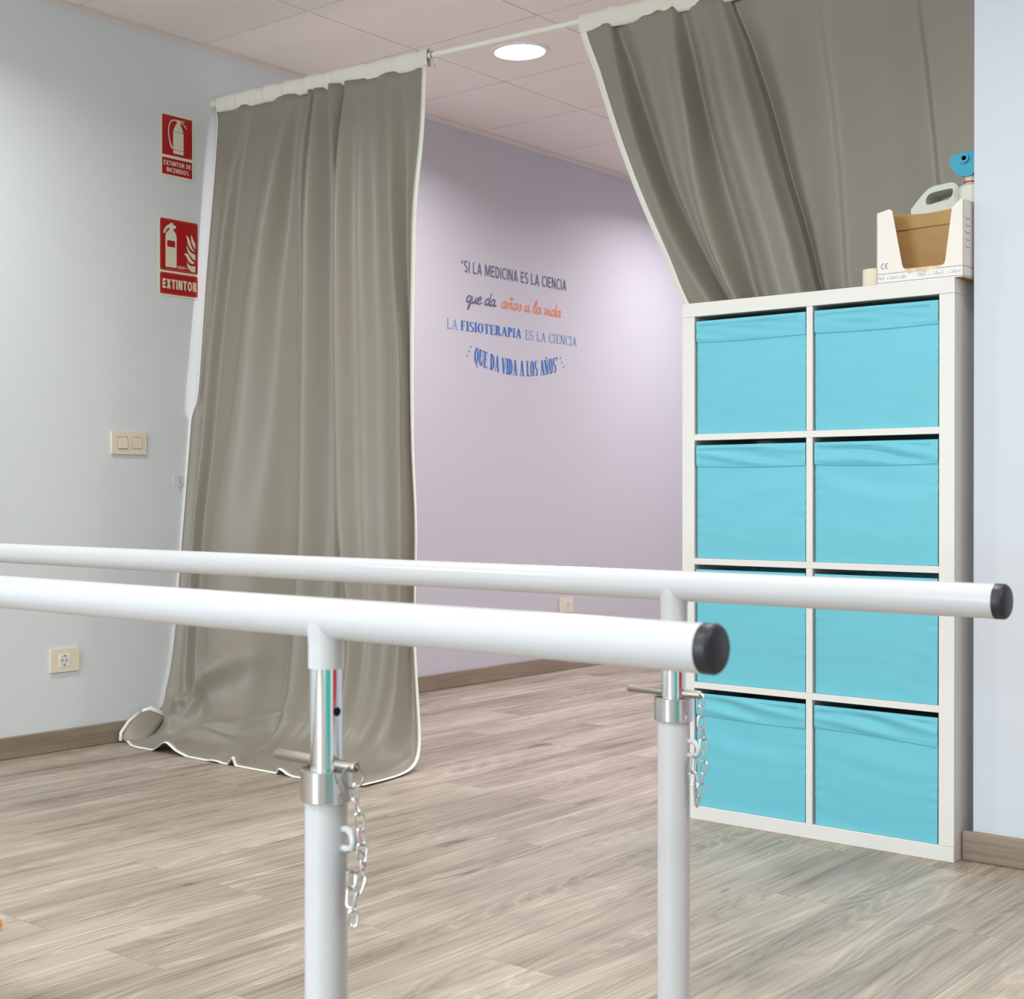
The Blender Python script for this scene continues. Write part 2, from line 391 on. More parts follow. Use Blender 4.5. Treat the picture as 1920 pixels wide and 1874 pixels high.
rows_ = ['bottom', 'second-lowest', 'second-highest', 'top']
looks = {(3, 0): 'with a flat smooth cuff', (3, 1): 'with right side gap', (2, 0): 'with a creased cuff', (2, 1): 'with wavy front creases',
         (1, 0): 'crossed by both rails', (1, 1): 'with puckered right edge', (0, 0): 'with a rippled cuff', (0, 1): 'with a sagging cuff'}
def storage_box(col, row, tilt, sag, wr, seed):
    rnd = random.Random(seed)
    W, H, D = 0.3265, 0.3185, 0.365
    cx = KX+FR+CW/2+(CW+IN)*col; z = FR+(CELL+IN)*row+0.0006
    t = thing('storage_box', 'turquoise fabric box, %s row, %s column of white shelf, %s' % (rows_[row], ('left', 'right')[col], looks[(row, col)]),
              'storage box', (cx, KY+0.009, z), R(tilt), 'turquoise boxes in the white shelf unit')
    ph = [rnd.uniform(0, 6) for _ in range(8)]
    band = 0.058
    def front(x, zz):                                    # x -.5...5, zz 0..1
        e = (0.5-abs(x))
        y = 0.0022*sin(pi*zz)*sin(pi*(x+.5))*-1
        y += wr*wr*0.0021*sin(zz*17+ph[0]+1.6*sin(x*3+ph[1]))*math.exp(-((zz-0.62)/0.16)**2)*sin(pi*(x+.5))
        y += 0.0009*sin(zz*75+ph[2]+5*x)*math.exp(-e/0.05)*math.exp(-((zz-0.5-0.2*sin(ph[3]))/0.25)**2)
        y += 0.00022*sin(zz*38+x*5+ph[4]+2*sin(x*4+ph[0]))
        return y
    b = new(); nx, nz = 46, 56
    rows = []
    for j in range(nz+1):
        zz = j/nz
        rows.append([V(((i/nx-.5)*W*(1-0.006*(1-zz)), front(i/nx-.5, zz), zz*H)) for i in range(nx+1)])
    grid(b, rows)
    x0, x1 = -W/2, W/2
    box(b, x0, x0+0.004, 0.006, D, 0.002, H-0.002); box(b, x1-0.004, x1, 0.006, D, 0.002, H-0.002)
    box(b, x0, x1, D-0.004, D, 0.002, H-0.002); box(b, x0, x1, 0.005, D, 0.001, 0.006)
    rows2 = [[r[i]+V((0, 0.005, 0)) for i in range(nx+1)] for r in rows]
    grid(b, [r[::-1] for r in rows2], 1)
    box(b, x0+0.005, x1-0.005, 0.008, D-0.006, 0.01, H-0.03, 1)  # dark fill inside the box, below the rim
    obj('body', b, ['teal', 'inside'], t, True)
    b = new(); rows = []; nb = 22                        # the turned-down cuff across the front
    def lower(x): return H-band-0.003*sin(pi*(x+.5))*(-1 if sag > .5 else 1) - sag*0.016*(x+.5)
    for j in range(nb+1):
        q = j/nb; r = []
        for i in range(nx+1):
            x = i/nx-.5; zl = lower(x); zz = lerp(zl, H+0.001, q)
            y = front(x, zz/H)-0.0032
            y -= 0.0016*sstep(min(1, (1-abs(2*q-1))*3))
            y -= wr*(0.0052*sin(q*6.5+ph[5]+3.0*x+1.5*sin(4*x+ph[6]))*sin(pi*q)*sin(pi*(x+.5))**.6)
            y -= 0.0007*sin(q*14+12*x+ph[7])*sin(pi*q)
            if q > 0.9: y += 0.0006*sin(q*60)
            r.append(V((x*W*1.003, y, zz)))
        rows.append(r)
    back = [[p+V((0, 0.0036, 0)) for p in rows[0]]]
    grid(b, back+rows+[[p+V((0, 0.012, -0.001)) for p in rows[-1]]])
    obj('cuff', b, 'teal', t, True)
    b = new()                                            # stitched line under the rim
    for dz in (0.0085, 0.0125):
        tube(b, [V((p[0], front(p[0]/W, (H-dz)/H)-0.0052-0.0006, H-dz)) for p in [r for r in rows[0]][1:-1:3]], 0.0005, 5)
    obj('stitching', b, 'teal', t, True)
    return t
storage_box(0, 3, 0.0, 0.0, 0.25, 1); storage_box(1, 3, 0.35, 0.0, 0.30, 2)
storage_box(0, 2, 0.0, 0.1, 0.8, 3); storage_box(1, 2, 0.0, 0.1, 1.2, 4)
storage_box(0, 1, 0.0, 0.1, 0.3, 5); storage_box(1, 1, -0.3, 0.1, 0.3, 6)
storage_box(0, 0, 0.2, 0.4, 1.0, 7); storage_box(1, 0, -0.2, 1.0, 0.9, 8)

# ------------------------------------------------------------------ things on top of the shelf unit
ZT = KH
CX0, CX1, CY0, CD = 2.7575, 2.979, 2.658, 0.105
t = thing('carton', 'white carton with a cut-out front showing brown card, on top of shelf unit', 'box', (CX0, CY0, ZT+0.0005), R(-0.6))
CWd = CX1-CX0; CHt = 0.186
cut = [(0.0, 0.0), (CWd, 0.0), (CWd, CHt+0.006), (CWd-0.004, CHt+0.010), (0.181, CHt+0.006), (0.193, CHt-0.012), (0.1765, 0.044)]
arc = [(0.174, 0.037), (0.168, 0.034), (0.076, 0.034), (0.070, 0.037), (0.067, 0.046)]
front_o = cut+arc+[(0.041, CHt), (0.034, CHt+0.006), (0.0, CHt-0.001)]
front_o = [(x, z) for x, z in front_o if not (x == 0.181)]
fm = lambda x, z, h: V((x, h, z))
b = new(); prism(b, front_o, fm, 0.0, 0.0012, 0); prism(b, front_o, fm, 0.0013, 0.0022, 1)
sm = lambda y, z, h: V((h, y, z))
side = [(0, 0), (CD, 0), (CD, CHt+0.010), (0.03, CHt+0.004), (0, CHt)]
prism(b, side, sm, 0.0, 0.0012, 0); prism(b, side, sm, 0.0013, 0.0024, 1)
sideR = [(0, 0), (CD, 0), (CD, CHt+0.010), (0.03, CHt+0.008), (0, CHt+0.006)]
prism(b, sideR, sm, CWd-0.0012, CWd, 0); prism(b, sideR, sm, CWd-0.0024, CWd-0.0013, 1)
bk = [(0, 0), (CWd, 0), (CWd, CHt+0.012), (CWd*.55, CHt+0.004), (CWd*.36, CHt+0.002), (0, CHt+0.012)]
prism(b, bk, fm, CD-0.0012, CD, 0); prism(b, bk, fm, CD-0.0024, CD-0.0013, 1)
box(b, 0.001, CWd-0.001, 0.001, CD-0.001, 0.0, 0.002, 1)
obj('body', b, ['carton', 'kraft'], t)
b = new(); fl = [(0.004, CHt-0.034), (CWd-0.004, CHt-0.030), (CWd-0.004, CHt+0.008), (CWd*.55, CHt+0.001), (0.004, CHt+0.006)]
prism(b, fl, fm, CD-0.006, CD-0.0045); obj('inner_flap', b, 'kraft', t)
b = new(); prism(b, [(0.072, 0.0335), (0.085, 0.020), (0.10, 0.026), (0.112, 0.017), (0.128, 0.022), (0.14, 0.026), (0.156, 0.0245), (0.168, 0.0335)], fm, -0.0006, -0.0001)
obj('torn_patch', b, 'torn', t)
b = new()
mpC = lambda x, z, h: V((x, h, z))
for x0, x1, z in ((0.0, 0.078, 0.0265), (0.158, CWd, 0.0275), (0.0, CWd, 0.0035)):
    prism(b, rect(x0, z-0.0006, x1, z+0.0006), fm, -0.0005, -0.0001)
for z in (0.0275, 0.0035): prism(b, rect(0, z-0.0006, CD, z+0.0006), sm, CWd+0.0001, CWd+0.0005)
for x0 in (0.019, 0.0295):                               # the two letters of the conformity mark
    a0, a1 = 75, 285
    stroke(b, [(x0+0.0062*cos(R(a0+(a1-a0)*i/16)), 0.046+0.0068*sin(R(a0+(a1-a0)*i/16))) for i in range(17)], 0.0021, mpC, -0.0004)
stroke(b, [(0.0235, 0.046), (0.029, 0.046)], 0.0019, mpC, -0.0004)
for x in (0.030, 0.060, 0.137, 0.186):
    lathe(b, [(0.0014, -0.0005), (0.0014, -0.0001)], (x, 0, 0.0135), 'Y', 10)
for k_ in range(5):                                      # handwriting up the side
    z = 0.075+0.018*k_
    stroke(b, [(0.010+0.003*(k_ % 2), z+0.003), (0.022, z-0.001), (0.040, z+0.001)], 0.0018, lambda y, z_, h: V((h, y, z_)), CWd+0.0005)
obj('print', b, 'ink', t)
b = new()                                                # faint script wordmarks in the printed band
def scrawl(x0, wd):
    s = wd/0.028
    stroke(b, smooth_path([(x0+s*u, 0.0125+q) for u, q in ((0.005, 0.0075), (0.002, 0.0085), (0.001, 0.005), (0.004, 0.003), (0.003, -0.001), (0, 0.0))], 6), 0.0008, mpC, -0.0004)
    stroke(b, smooth_path([(x0+s*u, 0.0125+q) for u, q in ((0.005, 0.004), (0.006, 0.0), (0.008, 0.004), (0.008, 0.0), (0.0105, 0.008), (0.011, 0.0), (0.013, 0.004), (0.0135, -0.004), (0.0155, 0.004),
        (0.016, 0.0), (0.018, 0.003), (0.0195, 0.0), (0.021, 0.004), (0.022, 0.0), (0.024, 0.008), (0.0245, 0.0), (0.027, 0.001))], 6), 0.0008, mpC, -0.0004)
for x0, wd in ((0.002, 0.020), (0.034, 0.022), (0.065, 0.012)): scrawl(x0, wd)
obj('script_band', b, 'ink_pale', t); b = new()
for x0, wd in ((0.108, 0.022), (0.145, 0.030), (0.191, 0.026)): scrawl(x0, wd)
obj('script_band', b, 'ink_pale', t)

t = thing('tape_roll', 'cream paper roll standing behind left end of the white carton', 'roll', (2.722, 2.728, ZT+0.0005))
b = new(); lathe(b, [(0.0145, 0.0), (0.0285, 0.0), (0.029, 0.001), (0.029, 0.0505), (0.0285, 0.0515), (0.0145, 0.0515), (0.0145, 0.0)], seg=40)
obj('paper', b, 'roll', t, True)
b = new(); lathe(b, [(0.0130, 0.0), (0.0144, 0.0), (0.0144, 0.051), (0.0130, 0.051), (0.0130, 0.0)], seg=40); obj('core', b, 'kraft', t, True)

t = thing('jerrycan', 'milky white plastic jerrycan with moulded handle behind the carton', 'jerrycan', (2.758, 2.885, ZT+0.0005))
out = smooth_path([(0.0, 0.006), (0.0, 0.12), (0.0, 0.222), (0.003, 0.232), (0.022, 0.255), (0.040, 0.273), (0.058, 0.283), (0.085, 0.286), (0.108, 0.287), (0.120, 0.281), (0.130, 0.266), (0.134, 0.260), (0.16, 0.258), (0.186, 0.255), (0.190, 0.245), (0.190, 0.12), (0.190, 0.006), (0.184, 0.0), (0.09, 0.0), (0.006, 0.0)], 4, True)
hole = smooth_path([(0.046, 0.236), (0.040, 0.246), (0.046, 0.261), (0.060, 0.267), (0.085, 0.270), (0.108, 0.271), (0.112, 0.263), (0.108, 0.250), (0.098, 0.243), (0.075, 0.240)], 4, True)
b = new(); prism(b, [[(p.x, p.y) for p in out], [(p.x, p.y) for p in hole][::-1]], fm, 0.0, 0.095)
obj('body', b, 'jug', t, True, mods=BEV(0.008, 3), angle=60)
b = new(); lathe(b, [(0.016, 0.0), (0.016, 0.012), (0.019, 0.012), (0.019, 0.030), (0.017, 0.032), (0.0005, 0.032)], (0.160, 0.048, 0.2575), seg=24); obj('screw_cap', b, 'jug', t, True)

t = thing('spray_bottle', 'spray bottle with blue trigger head and red ring beside right wall edge', 'bottle', (2.946, 2.800, ZT+0.0005))
b = new(); lathe(b, [(0.0005, 0), (0.026, 0), (0.029, 0.004), (0.029, 0.240), (0.027, 0.250), (0.019, 0.256), (0.0140, 0.258), (0.0140, 0.277), (0.0005, 0.277)], seg=32); obj('body', b, 'jug', t, True)
b = new(); lathe(b, [(0.0141, 0.260), (0.0165, 0.260), (0.0165, 0.264), (0.0141, 0.264)], seg=28); obj('ring', b, 'redring', t, True)
b = new(); hd = smooth_path([(-0.046, 0.322), (-0.040, 0.330), (-0.030, 0.3345), (0.0, 0.337), (0.028, 0.336), (0.032, 0.32), (0.030, 0.30), (0.016, 0.284), (0.008, 0.276), (-0.012, 0.276), (-0.028, 0.283), (-0.040, 0.300), (-0.045, 0.312)], 4, True)
prism(b, [(p.x, p.y) for p in hd], fm, -0.022, 0.03); obj('trigger_head', b, 'bluepl', t, True, mods=BEV(0.006, 3), angle=60)
b = new(); lathe(b, [(0.0115, 0.0), (0.0115, -0.009), (0.0062, -0.009), (0.0062, -0.003), (0.0005, -0.003)], (-0.007, -0.0215, 0.3205), 'Y', 24); nz = obj('nozzle', b, 'bluepl', t, True)
b = new(); lathe(b, [(0.006, -0.0032), (0.0005, -0.0032)], (-0.007, -0.0215, 0.3205), 'Y', 20); obj('nozzle_hole', b, 'bluehole', nz)

# ------------------------------------------------------------------ curtains and their rod
rod_y = lambda x: 2.823+0.0872*x
ZR = 2.473
t = thing('curtain_rod', 'slim white tension rod spanning from the left wall across the opening', 'curtain rod', (0, 0, 0))
b = new(); tube(b, [(0.004, rod_y(0), ZR), (1.9, rod_y(1.9), ZR)], 0.0095, 20); obj('outer_tube', b, 'rod', t, True)
b = new(); tube(b, [(1.89, rod_y(1.89), ZR), (SX-0.004, rod_y(SX)-0.0, ZR)], 0.0078, 20); obj('inner_tube', b, 'rod', t, True)
b = new(); lathe(b, [(0.0005, 0.0005), (0.0175, 0.0005), (0.0175, 0.012), (0.0125, 0.014), (0.0125, 0.022), (0.0097, 0.022)], (0, rod_y(0), ZR), 'X', 28); obj('end_cup', b, 'cream', t, True)
b = new(); lathe(b, [(0.0005, -0.0005), (0.0165, -0.0005), (0.0165, -0.010), (0.0125, -0.022), (0.0080, -0.022)][::-1], (SX, rod_y(SX), ZR), 'X', 28); obj('end_cup', b, 'cream', t, True)
t = thing('curtain_hook', 'small dark wire hook on rod at right end of left curtain', 'hook', (1.052, rod_y(1.052), ZR))
b = new(); tube(b, [(0, 0.0125*cos(a), 0.0125*sin(a)) for a in [R(-60+20*i) for i in range(16)]], 0.0016, 8)
tube(b, smooth_path([(0, 0.006, -0.011), (0.004, 0.004, -0.03), (0.010, 0.002, -0.045)], 5), 0.0016, 8); obj('wire', b, 'steel', t, True)

ZL = [2.42, 2.2, 1.95, 1.7, 1.4, 1.1, 0.8, 0.45]
LX = dict(
 e0=[0.012]*8,
 r1=[0.175, 0.144, 0.128, 0.114, 0.103, 0.1, 0.087, 0.092],
 r2=[0.399, 0.376, 0.343, 0.312, 0.295, 0.262, 0.209, 0.198],
 r3=[0.505, 0.485, 0.5, 0.513, 0.531, 0.548, 0.565, 0.554],
 r4=[0.533, 0.54, 0.551, 0.566, 0.587, 0.606, 0.628, 0.626],
 r5=[0.615, 0.643, 0.678, 0.698, 0.722, 0.744, 0.767, 0.791],
 r6=[0.682, 0.688, 0.702, 0.721, 0.746, 0.778, 0.814, 0.887],
 r8=[0.871, 0.901, 0.93, 0.961, 1.007, 1.032, 1.059, 1.075],
 e9=[1.012, 1.016, 1.003, 1.010, 1.024, 1.048, 1.084, 1.098])
mixc = lambda a, c, q: [lerp(x, y, q) for x, y in zip(LX[a], LX[c])]
addc = lambda a, d: [x+d for x in LX[a]]
# columns: nominal u, X at the levels, forward(-)/back(+) offset at the levels, X on the floor
F_ = [0.35, 0.75, 1, 1, 1, 1, 1, 0.9]
def off(v, prof=F_): return [1.55*v*f for f in prof]
LC = [
 (0.00, LX['e0'], off(0.0)), (0.05, mixc('e0', 'r1', .5), off(0.008)),
 (0.10, LX['r1'], off(-0.020)), (0.13, mixc('r1', 'r2', .16), off(0.006)), (0.20, mixc('r1', 'r2', .55), off(0.006)), (0.28, LX['r2'], off(-0.034)),
 (0.36, mixc('r2', 'r3', .55), off(0.014)), (0.40, mixc('r2', 'r3', .85), off(0.016, [.4, .8, 1, .8, .6, .5, .4, .4])), (0.42, LX['r3'], off(-0.016, [.8, 1, .9, .3, -.3, -.6, -.6, -.4])),
 (0.47, addc('r4', 0.003), off(0.026)), (0.48, LX['r4'], off(-0.036)),
 (0.53, mixc('r4', 'r5', .72), off(0.010)), (0.555, addc('r5', -0.003), off(0.028)), (0.56, LX['r5'], off(-0.018, [1.2, 1.2, .4, -.6, -1, -1, -1, -1])),
 (0.635, addc('r6', 0.003), off(0.032)), (0.64, LX['r6'], off(-0.042)),
 (0.70, mixc('r6', 'r8', .3), off(-0.016)), (0.76, mixc('r6', 'r8', .62), off(0.004)), (0.86, LX['r8'], off(-0.024)),
 (0.93, mixc('r8', 'e9', .5), off(0.008)), (1.0, LX['e9'], off(-0.004))]
ZB = 0.45
hem_X = [0.03, 0.10, 0.20, 0.40, 0.58, 0.66, 0.70, 0.80, 0.90, 0.96, 1.10, 1.235]
hem_u = [0.0, 0.05, 0.13, 0.28, 0.42, 0.48, 0.53, 0.60, 0.64, 0.70, 0.86, 1.0]
def left_pt(cu, cx, co, t):
    """a point of the left curtain; t 0..1 hangs from the header to ZB, 1..2 sweeps out over the floor"""
    if t <= 1:
        z = lerp(2.44, ZB, t)
        x = interp(z, ZL, cx); o = interp(z, ZL, co)
        if cu < 0.05: x += interp(z, [1.22, 1.29, 1.5, 1.8, 2.2, 2.40, 2.44], [0.0, 0.026, 0.026, 0.022, 0.024, 0.020, 0.010])*(1-cu/0.05)   # stands off the wall
        yb = lerp(rod_y(x)-0.004, 2.62+0.14*cu, min(1, max(0, (2.42-z)/(2.42-ZB))))
        return V((x, yb+o, z))
    q = t-1
    x0, o0 = cx[-1], co[-1]; y0 = 2.62+0.14*cu
    hx = interp(cu, hem_u, hem_X)
    hy = 2.315+0.05*math.exp(-(cu/0.05)**2)+0.02*math.exp(-((cu-1)/0.08)**2)
    k = sstep(min(1, max(0, (cu-0.80)/0.2)))
    P = [V((0, y0, ZB)), V((0, lerp(y0-0.035, y0-0.01, k), lerp(0.10, -0.04, k))), V((0, lerp(y0-0.12, y0-0.02, k), lerp(0.015, -0.005, k))), V((0, hy, 0.0))]
    a = (1-q); p = P[0]*a**3+P[1]*3*a*a*q+P[2]*3*a*q*q+P[3]*q**3
    d = (P[1]-P[0])*a*a+(P[2]-P[1])*2*a*q+(P[3]-P[2])*q*q; d.normalize()
    nrm = V((0, d.z, -d.y))                              # forward when hanging, up when lying
    x = lerp(x0, hx, sstep(q)*0.35+q*0.65)
    o = -o0*(1-0.80*sstep(q))
    # hem buckles and the drapes gathered near the left wall
    o += 0.030*math.exp(-((cu-0.225)/0.030)**2)*sstep(max(0, (q-.55)/.45)) + 0.028*math.exp(-((cu-0.505)/0.016)**2)*sstep(max(0, (q-.6)/.4))
    o += 0.006*sin(cu*31+1)*sstep(q)
    for (u0, q0, u1, q1, wd, hgt) in ((0.34, 0.12, 0.10, 0.62, 0.035, 0.036), (0.46, 0.40, 0.22, 0.72, 0.03, 0.016), (0.20, 0.30, 0.03, 0.52, 0.03, 0.022), (0.36, 0.66, 0.16, 0.80, 0.025, 0.012)):
        s = ((cu-u0)*(u1-u0)+(q-q0)*(q1-q0))/((u1-u0)**2+(q1-q0)**2)
        sc = max(0, min(1, s)); dd = math.hypot(cu-lerp(u0, u1, sc), (q-lerp(q0, q1, sc))*0.6)
        o += (1.7*hgt*math.exp(-(dd/(0.75*wd))**2)-0.5*hgt*math.exp(-((dd-2.2*wd)/wd)**2))*sin(pi*min(1, max(0, 0.12+0.76*sc)))
    p = p+nrm*o
    z = 0.004+max(0, p.z) if p.z > -0.02 else 0.004
    return V((max(x, 0.012 if p.z > 0.12 else 0.026), p.y, max(0.004, z)))
def section(cols, npi):
    """dense columns between the key columns"""
    out = []
    for (u0, x0, o0), (u1, x1, o1) in zip(cols, cols[1:]):
        n = max(4, int(npi*(u1-u0)/0.05)) if u1-u0 > 0.012 else 5
        n = min(n, 14)
        for k_ in range(n):
            q = k_/n
            out.append((lerp(u0, u1, q), [lerp(a, c, q) for a, c in zip(x0, x1)], [lerp(a, c, sstep(q)) for a, c in zip(o0, o1)]))
    out.append(cols[-1]); return out
def gathered_header(cols, zc, half, rodf, seedv, amp):
    """the cream tape pocket round the rod, ruffled"""
    rnd = random.Random(seedv); b = new(); rings = []; n = 260
    ph = [rnd.uniform(0, 6) for _ in range(4)]
    x0, x1 = cols
    for i in range(n+1):
        u = i/n; x = lerp(x0, x1, u); y = rodf(x)
        rip = amp*1.25*(math.copysign(abs(sin(u*43+ph[0]+2.4*sin(u*9+ph[1])))**2.5, sin(u*43+ph[0]+2.4*sin(u*9+ph[1])))*0.6+sin(u*131+ph[2])*0.3)
        top = zc+half+0.002*sin(u*60+ph[3])+abs(rip)*0.3; bot = zc-half-0.0012*sin(u*33+ph[1])
        ring = []
        for k_ in range(14):
            a = 2*pi*k_/14
            zz = lerp(bot, top, (sin(a)+1)/2); th = 0.0165+0.002*sin(a*2)
            yy = y-th*cos(a)*(1 if cos(a) > 0 else .9)+(rip if cos(a) > 0 else rip*.5)*(1-.35*abs(sin(a)))
            yy -= 0.0012*sin((zz-bot)/(top-bot)*5*2*pi)*(1 if cos(a) > 0 else 0)
            ring.append(V((x, yy, zz)))
        rings.append(ring)
    grid(b, rings, closed_u=True)
    b.faces.new([b.verts[i] for i in range(0)]) if False else None
    return b
t = thing('curtain', 'long taupe curtain hanging by the left wall, its hem pooled on the floor', 'curtain', (0, 0, 0), 0, 'taupe curtains on the rod')
dense = section(LC, 9)
ts = [i/70 for i in range(71)]+[1+i/46 for i in range(1, 47)]
rows = [[left_pt(*c, tt) for c in dense] for tt in ts]
b = new(); grid(b, rows); cloth = obj('cloth', b, 'fabric', t, True, mods=[('SOLIDIFY', dict(thickness=0.0012, offset=0.0))], angle=180)
b = gathered_header((0.022, 1.037), 2.464, 0.033, rod_y, 3, 0.006); obj('header_tape', b, 'tape', t, True, angle=180)
b = new()                                                # cream binding: right edge, bottom edge, left edge
e = [r[-1] for r in rows]; e2 = [r[-2] for r in rows]
wdt = [interp(i/len(e), [0, .25, .45, .6, 1], [0.024, 0.026, 0.016, 0.012, 0.017]) for i in range(len(e))]
grid(b, [[p, p+V((wdt[i], -0.006*(1 if ts[i] < 1 else .2), 0.0005))] for i, p in enumerate(e)])
hb = rows[-1]; grid(b, [hb, [p+V((0, -0.006, 0.0006)) for p in hb], [p+V((0, -0.013, -0.0022)) for p in hb]])
obj('hem', b, 'hem', t, True, mods=[('SOLIDIFY', dict(thickness=0.0018, offset=0.0))], angle=180)
b = new(); lf = [r[0] for r in rows]
grid(b, [[p+V((0.001, -0.002, 0)), p+V((-0.002, -0.0035, 0)), p+V((-0.006, 0.002, 0))] for p in lf[:72]])
obj('side_binding', b, 'hem', t, True, mods=[('SOLIDIFY', dict(thickness=0.0015, offset=0.0))], angle=180)
b = new()                                                # corner of the hem folded up on the skirting
fl = [[V((0.040, 2.335, 0.006)), V((0.060, 2.345, 0.006)), V((0.10, 2.40, 0.008))],
      [V((0.030, 2.345, 0.035)), V((0.050, 2.375, 0.050)), V((0.09, 2.45, 0.035))],
      [V((0.024, 2.385, 0.070)), V((0.042, 2.425, 0.088)), V((0.075, 2.49, 0.06))],
      [V((0.020, 2.440, 0.100)), V((0.034, 2.470, 0.108)), V((0.060, 2.53, 0.075))]]
grid(b, fl); obj('folded_corner', b, 'fabric', t, True, mods=[('SUBSURF', dict(levels=2, render_levels=2)), ('SOLIDIFY', dict(thickness=0.002, offset=0.0))], angle=180)
b = new(); grid(b, [[fl[-1][i], fl[-1][i]+V((-0.003, 0.012, 0.012))] for i in range(3)]); grid(b, [[fl[j][0], fl[j][0]+V((-0.006, -0.010, 0.004))] for j in range(4)])
obj('corner_hem', b, 'hem', t, True, mods=[('SOLIDIFY', dict(thickness=0.0018, offset=0.0))], angle=180)

# right curtain, drawn back behind the shelf unit
ZRt = [2.47, 2.3, 2.1, 1.9, 1.7, 1.5, 1.25, 0.95]
def ext(l, slope): return l+[l[-1]+slope*0.25, l[-1]+slope*0.55]
RC_ = dict(c0=ext([1.653, 1.703, 1.759, 1.827, 1.907, 1.991], 0.62), c1=ext([1.748, 1.775, 1.817, 1.88, 1.956, 2.073], 0.55),
 c1v=ext([1.759, 1.803, 1.853, 1.918, 2.016, 2.122], 0.5), c3=ext([1.967, 1.985, 2.017, 2.034, 2.081, 2.168], 0.45),
 c3v=ext([1.991, 2.019, 2.053, 2.101, 2.155, 2.208], 0.42), c5=ext([2.143, 2.192, 2.244, 2.295, 2.35, 2.397], 0.3),
 c6=ext([2.412, 2.431, 2.452, 2.467, 2.478, 2.489], 0.15), c7=ext([2.681, 2.704, 2.727, 2.746, 2.76, 2.771], 0.05),
 c9=ext([2.968]*6, 0.0))
mixr = lambda a, c, q: [lerp(x, y, q) for x, y in zip(RC_[a], RC_[c])]
addr = lambda a, d: [x+d for x in RC_[a]]
G_ = [0.3, 0.7, 1, 1, 1, 0.9, 0.6, 0.4]
RCc = [(0.0, RC_['c0'], off(-0.004, G_)), (0.05, mixr('c0', 'c1', .55), off(-0.016, G_)), (0.10, RC_['c1'], off(-0.024, G_)),
 (0.13, RC_['c1v'], off(0.026, G_)), (0.19, mixr('c1v', 'c3', .35), off(-0.008, G_)), (0.26, mixr('c1v', 'c3', .75), off(-0.022, G_)), (0.30, RC_['c3'], off(-0.030, G_)),
 (0.34, RC_['c3v'], off(0.020, G_)), (0.37, mixr('c3v', 'c5', .25), off(-0.012, G_)), (0.42, mixr('c3v', 'c5', .55), off(-0.034, G_)), (0.47, mixr('c3v', 'c5', .85), off(-0.018, G_)),
 (0.50, RC_['c5'], off(0.014, G_)), (0.51, addr('c5', 0.004), off(0.040, G_)), (0.56, mixr('c5', 'c6', .3), off(0.022, G_)), (0.66, mixr('c5', 'c6', .94), off(0.006, G_)),
 (0.68, addr('c6', 0.012), off(0.011, G_)), (0.78, mixr('c6', 'c7', .6), off(0.004, G_)), (0.84, RC_['c7'], off(-0.003, G_)), (0.86, addr('c7', 0.014), off(0.002, G_)), (1.0, RC_['c9'], off(0.006, G_))]
def right_pt(cu, cx, co, t):
    z = lerp(2.45, 0.95, t)
    x = interp(z, ZRt, cx); o = interp(z, ZRt, co)
    k_ = min(1, max(0, (2.42-z)/(2.42-1.45))); y = lerp(rod_y(x), 3.085, k_)+o
    o2 = 0.0025*sin(z*9+cu*14)*min(1, (2.45-z)*3)
    if z < 1.50: y = max(y, KY+KD+0.006)
    return V((x, y+o2 if z > 1.5 else y, z))
t = thing('curtain', 'taupe curtain drawn back behind the shelf unit and right wall', 'curtain', (0, 0, 0), 0, 'taupe curtains on the rod')
dr = section(RCc, 9); tr = [i/70 for i in range(71)]
rows = [[right_pt(*c, tt) for c in dr] for tt in tr]
b = new(); grid(b, rows); obj('cloth', b, 'fabric', t, True, mods=[('SOLIDIFY', dict(thickness=0.0012, offset=0.0))], angle=180)
b = gathered_header((1.640, 2.970), 2.464, 0.033, rod_y, 11, 0.006); obj('header_tape', b, 'tape', t, True, angle=180)
b = new(); grid(b, [[r[0]+V((-0.020+0.004*min(1, i/20), -0.004, 0)), r[0]+V((-0.001, 0.0, 0)), r[0]+V((0.003, -0.0022, 0))] for i, r in enumerate(rows)])
obj('hem', b, 'hem', t, True, mods=[('SOLIDIFY', dict(thickness=0.0016, offset=0.0))], angle=180)

